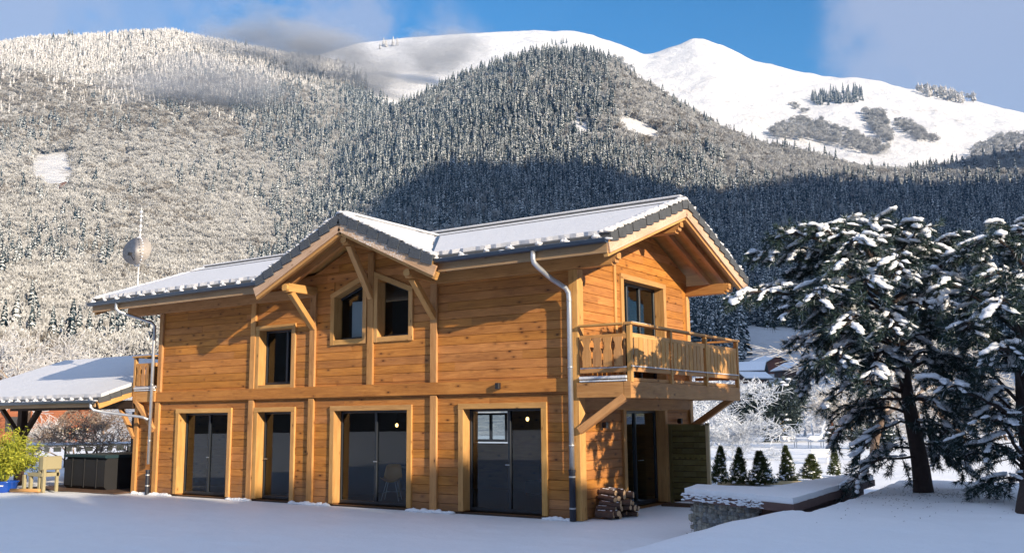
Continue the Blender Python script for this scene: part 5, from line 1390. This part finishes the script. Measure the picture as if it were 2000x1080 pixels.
# small chalets below the shaded meadow
def cottage(x, y, rmin, w, d, h, rz, label, wall='brown_wall'):
    P, _, r_ = terr_px((x, y), rmin); o = empty('distant_chalet', tuple(P-[0, 0, .6]), rz, label, 'house')
    mb = MB(); mb.box(-w/2, w/2, -d/2, d/2, 0, h); mb.add([(-w/2, -d/2, h), (-w/2, d/2, h), (-w/2, 0, h+d*.25), (w/2, -d/2, h), (w/2, d/2, h), (w/2, 0, h+d*.25)], [[0, 2, 1], [3, 4, 5]]); mb.build('wall', W[wall], o)
    e = .9
    for sg in (-1, 1):
        mb = MB(); mb.beam((0, sg*(d/2+e), h-e*.5), (0, 0, h+d*.25+.02), w+2*e, .2, ch=0); rf = mb.build('roof', W['slate_tile'], o)
        mb = MB(); mb.beam((0, sg*(d/2+e), h-e*.5+.28), (0, 0, h+d*.25+.3), w+2*e-.2, .3, ch=0); mb.build('snow_cover', W['branch_snow'], rf)
    for i in range(3):
        for sg in (-1, 1): mb = MB(); mb.box(-w/2+w*(i+.3)/3, -w/2+w*(i+.6)/3, sg*(d/2+.03)-.03, sg*(d/2+.03)+.03, h*.35, h*.7); mb.build('window', W['black_metal'], o)
    return o
wood('red_wall', (.12, .045, .03), (.2, .07, .045), (.26, .1, .06), vary=.1)
wood('brown_wall', (.07, .035, .03), (.11, .055, .045), (.15, .08, .06), vary=.1)
a0 = math.atan2(FW[1], FW[0])
cottage(1448, 742, 240, 13, 9, 3.2, a0+1.2, 'low chalet with a long snowy roof at the balcony end of the distant hamlet')
cottage(1500, 728, 300, 11, 9, 3.6, a0+.3, 'chalet with a reddish gable in the middle of the distant hamlet', 'red_wall')
cottage(1470, 748, 200, 7, 5, 2.0, a0+1.9, 'small snow covered shed in front of the distant hamlet')
cottage(1550, 738, 260, 9, 8, 3.0, a0+.2, 'dark gabled chalet at the right end of the distant hamlet')
cottage(128, 372, 500, 15, 12, 4.0, a0+.4, 'lone brown hut on the steep meadow high on the left slope')
rc = empty('red_chalet', tuple(ppos(95, 84)), a0+.35-math.pi/2, 'orange red wooden chalet seen under the carport roof', 'house')
part('wall', 'red_timber', -3.6, 3.4, -3, 3, 0, 3.4, parent=rc); part('roof', 'branch_snow', -4.2, 4.0, -3.8, 3.8, 3.4, 3.75, parent=rc)
part('balcony', 'pale_timber', -.4, 3.2, -3.5, -3.0, 1.35, 1.5, parent=rc); part('window', 'black_metal', -2.6, -1.6, -3.06, -2.98, 1.3, 2.4, parent=rc); part('post', 'dark_timber', -1.1, -.85, -3.6, -3.4, 0, 3.4, parent=rc)
for i in range(9): part('baluster', 'pale_timber', -.3+i*.4, -.12+i*.4, -3.5, -3.46, .75, 1.35, parent=rc)
# fence with snow cap under the carport
fn = empty('garden_fence', (0, 0, 0), 0, 'low fence with thick snow on its rail and pale boards, behind the hot tub', 'fence')
fa = gpx((60, 871), .92); fb = gpx((300, 867), .92); fd = unit(fb-fa); fl = np.linalg.norm(fb-fa); sb = MB()
pbeam('rail', 'pale_timber', fa, fb, .08, .07, fn)
s_ = .1; k = 0
while s_ < fl:
    p = fa+fd*s_; w_ = (.26, .2, .3)[k % 3]; mb = MB(); mb.beam(p-[0, 0, .15], p+fd*w_-[0, 0, .15], .03, .2, ch=.004)
    mb.build('board', W['pale_timber'], fn)
    if k % 3 == 0: mb = MB(); mb.beam((p[0], p[1], -.1), (p[0], p[1], .9), .05, .05, up=(0, 1, 0)); mb.build('post', W['dark_timber'], fn)
    s_ += w_+.16; k += 1
s_ = 0
while s_ < fl: sb.blob(fa+fd*s_+np.array([0, 0, .06]), .14, .09, random.uniform(.05, .09), rot=Matrix.Rotation(math.atan2(fd[1], fd[0]), 3, 'Z')); s_ += .1
sb.build('snow_cover', W['branch_snow'], fn, smooth=True)
# thujas behind the planter
r = np.random.default_rng(4)
th = empty('thuja', (0, 0, 0)); P = []; D = []; sb = MB()
for k in range(1300):
    f = r.random()**1.25; a = r.random()*6.28; R = .27*(1-f)**.8*r.uniform(.35, 1.1)*(1+.25*math.sin(a*3+f*9))+.01; P.append((math.cos(a)*R, math.sin(a)*R, .05+f*1.05)); D.append(unit([math.cos(a)*.5, math.sin(a)*.5, 1]))
for k in range(44):
    f = r.random()**1.3; a = r.random()*6.28; R = .27*(1-f)**.8; g = r.uniform(.6, 1.3); sb.blob((math.cos(a)*R, math.sin(a)*R, .06+f*.95), .055*g, .045*g, .035*g)
V_, F_, R_ = blades(np.array(P), np.array(D), .09, .009, .45, 5, r); fast_mesh('foliage', V_, F_, W['thuja_leaf'], th, smooth=False, rnd=R_); sb.build('snow_cover', W['branch_snow'], th, smooth=True)
tp_ = [((1404, 946), .98, 'darkest small thuja right beside the wooden screen'), ((1443, 946), .98, 'thuja with yellowish tips, second from the wooden screen'), ((1490, 947), 1.0, 'wide thuja with much snow at its foot, third from the wooden screen'), ((1540, 944), .95, 'thuja fourth from the wooden screen, above the planter bend'), ((1583, 938), .85, 'snowy thuja fifth from the wooden screen'), ((1630, 930), .85, 'thuja furthest from the screen, next to the pine twigs')]
for i, (p, s1, lb) in enumerate(tp_):
    o = th if i == 0 else copy_tree(th); s1 *= .94; o.location = tuple(gpx(p, 0)); o.scale = ((.95, 1.0, 1.3, .95, 1.25, .75)[i],)*2+(s1*(1.04, 1.0, .9, 1.06, .86, 1.0)[i],); o.rotation_euler = (.06*math.sin(i*2), .09*math.cos(i*3), i*1.9); tag(o, lb, 'shrub', 'thujas behind the planter')
ea = gpx((1395, 948)); eb = gpx((1560, 946)); mb = MB(); mb.beam(ea+[0, .25, .04], eb+[0, .25, .04], .04, .10); tag(mb.build('timber_edging', W['pale_timber'], None), 'pale timber edging strip behind the thujas', 'edging')
# snow covered garden furniture
def snowy_bench(x, y, w, label, h=.62):
    p = gpx((x, y)); o = empty('snowy_bench', tuple(p), math.atan2(RT[1], RT[0])+.1, label, 'bench', None)
    part('seat', 'white_metal', -w/2, w/2, -.2, .2, h*.55, h*.6, parent=o); part('backrest', 'white_metal', -w/2, w/2, .16, .2, h*.7, h, parent=o)
    for sx in (-w/2+.04, w/2-.04):
        for sy in (-.17, .17): part('leg', 'white_metal', sx-.02, sx+.02, sy-.02, sy+.02, 0, h if sy > 0 else h*.8, parent=o, ch=.003)
        part('armrest', 'white_metal', sx-.025, sx+.025, -.2, .2, h*.78, h*.82, parent=o, ch=.003)
    sb = MB()
    for i in range(14): sb.blob((-w/2+w*i/13, .18, h+.02), .07, .07, .07); sb.blob((-w/2+w*i/13, -.02, h*.62), .07, .2, .08)
    sb.build('snow_cover', W['branch_snow'], o, smooth=True)
snowy_bench(1542, 874, .85, 'snow covered white garden bench, left one of the pair on the field'); snowy_bench(1594, 874, .85, 'snow covered white garden bench, right one of the pair on the field'); snowy_bench(1606, 905, .7, 'snow covered low seat in front of the bench pair', .5)
p = gpx((1545, 862)); mb = MB(); mb.beam(p+[0, 0, .2], p+np.array([*(-RT*.75), 1.35]), .22, .05, ch=.01); mb.tube([p+np.array([*(-RT*.35), 0]), p+np.array([*(-RT*.6), 1.3])], .03, 6); mb.tube([p+np.array([*(-RT*.75), 1.35]), p+np.array([*(-RT*.45), 1.5]), p+np.array([*(-RT*.3), 1.2])], .03, 6)
tag(mb.build('playground_slide', W['pale_timber'], None), 'pale slanting slide standing behind the snowy benches', 'slide')
um = empty('closed_parasol', tuple(gpx((1627, 870))), 0, 'closed orange brown parasol standing on the snow field', 'parasol')
mb = MB(); mb.tube([(0, 0, 0), (0, 0, 1.5)], .03, 8); mb.build('pole', W['dark_timber'], um); mb = MB(); mb.lathe([(.04, .25), (.2, .4), (.22, .8), (.12, 1.25), (.02, 1.5)], n=9); mb.build('canopy', W['red_timber'], um)

# ------------------------------------------------------------------ air
def build_haze():
    t = bpy.data.materials.new('haze_air'); t.use_nodes = True; N = t.node_tree.nodes; N.clear(); o = N.new('ShaderNodeOutputMaterial'); v = N.new('ShaderNodeVolumePrincipled')
    v.inputs['Density'].default_value = HAZE; v.inputs['Color'].default_value = (.28, .56, 1.0, 1); v.inputs['Anisotropy'].default_value = .0
    t.node_tree.links.new(v.outputs[0], o.inputs['Volume'])
    mb = MB(); mb.box(-7200, 7200, -7000, 7000, -60, 1420); h = mb.build('haze', t); bm = bmesh.new(); bm.from_mesh(h.data); bmesh.ops.recalc_face_normals(bm, faces=bm.faces); print('haze top normal', [tuple(f.normal) for f in bm.faces][:2]); bm.to_mesh(h.data); bm.free(); tag(h, None, None, None, 'stuff'); h['label'] = 'thin bluish air haze over the valley'; h['category'] = 'haze'
HAZE = .00008
build_haze()

def mist(spec):
    t = bpy.data.materials.new('mist_vapour'); t.use_nodes = True; nt = t.node_tree; N = nt.nodes; L = nt.links; N.clear()
    o = N.new('ShaderNodeOutputMaterial'); v = N.new('ShaderNodeVolumePrincipled'); v.inputs['Color'].default_value = (.93, .94, .97, 1); v.inputs['Anisotropy'].default_value = .2
    tc = N.new('ShaderNodeTexCoord'); gr = N.new('ShaderNodeVectorMath'); gr.operation = 'LENGTH'; L.new(tc.outputs['Object'], gr.inputs[0])
    nz = N.new('ShaderNodeTexNoise'); nz.inputs['Scale'].default_value = 1.7; nz.inputs['Detail'].default_value = 4; nz.inputs['Roughness'].default_value = .6
    oi = N.new('ShaderNodeObjectInfo'); ad = N.new('ShaderNodeVectorMath'); ad.operation = 'ADD'; L.new(tc.outputs['Object'], ad.inputs[0]); L.new(oi.outputs['Location'], ad.inputs[1]); L.new(ad.outputs[0], nz.inputs['Vector'])
    m1 = N.new('ShaderNodeMath'); m1.operation = 'MULTIPLY'; L.new(nz.outputs['Fac'], m1.inputs[0]); m1.inputs[1].default_value = 1.9
    m2 = N.new('ShaderNodeMath'); m2.operation = 'SUBTRACT'; L.new(m1.outputs[0], m2.inputs[0]); L.new(gr.outputs['Value'], m2.inputs[1])
    mr = N.new('ShaderNodeMapRange'); mr.inputs['From Min'].default_value = .12; mr.inputs['From Max'].default_value = .75; mr.inputs['To Max'].default_value = .016; L.new(m2.outputs[0], mr.inputs['Value'])
    L.new(mr.outputs[0], v.inputs['Density']); L.new(v.outputs[0], o.inputs['Volume'])
    V, F = ICO[2]
    for (x, y, r, w, h), lb in spec:
        d = pxdir((x, y)); c = CAM+d*(r/math.hypot(d[0], d[1]))
        me = bpy.data.meshes.new('mist'); me.from_pydata(V, [], F); me.materials.append(t); ob = bpy.data.objects.new('mist', me); COL.objects.link(ob); ob.location = tuple(c); ob.scale = (w, w*.8, h)
        ob.rotation_euler = (0, 0, math.atan2(RT[1], RT[0])); tag(ob, lb, 'cloud', None, 'stuff')
mist([((735, 150, 1850, 130, 80), 'grey drifting cloud in the saddle left of the spur'), ((865, 108, 2050, 150, 62), 'pale cloud lying on the snow ridge above the spur'), ((640, 100, 1800, 150, 60), 'white cloud covering the end of the wooded skyline'), ((520, 72, 1850, 170, 52), 'thin cloud wisps rising from the wooded skyline'), ((400, 175, 1500, 190, 42), 'faint mist veil across the middle of the left wood')])
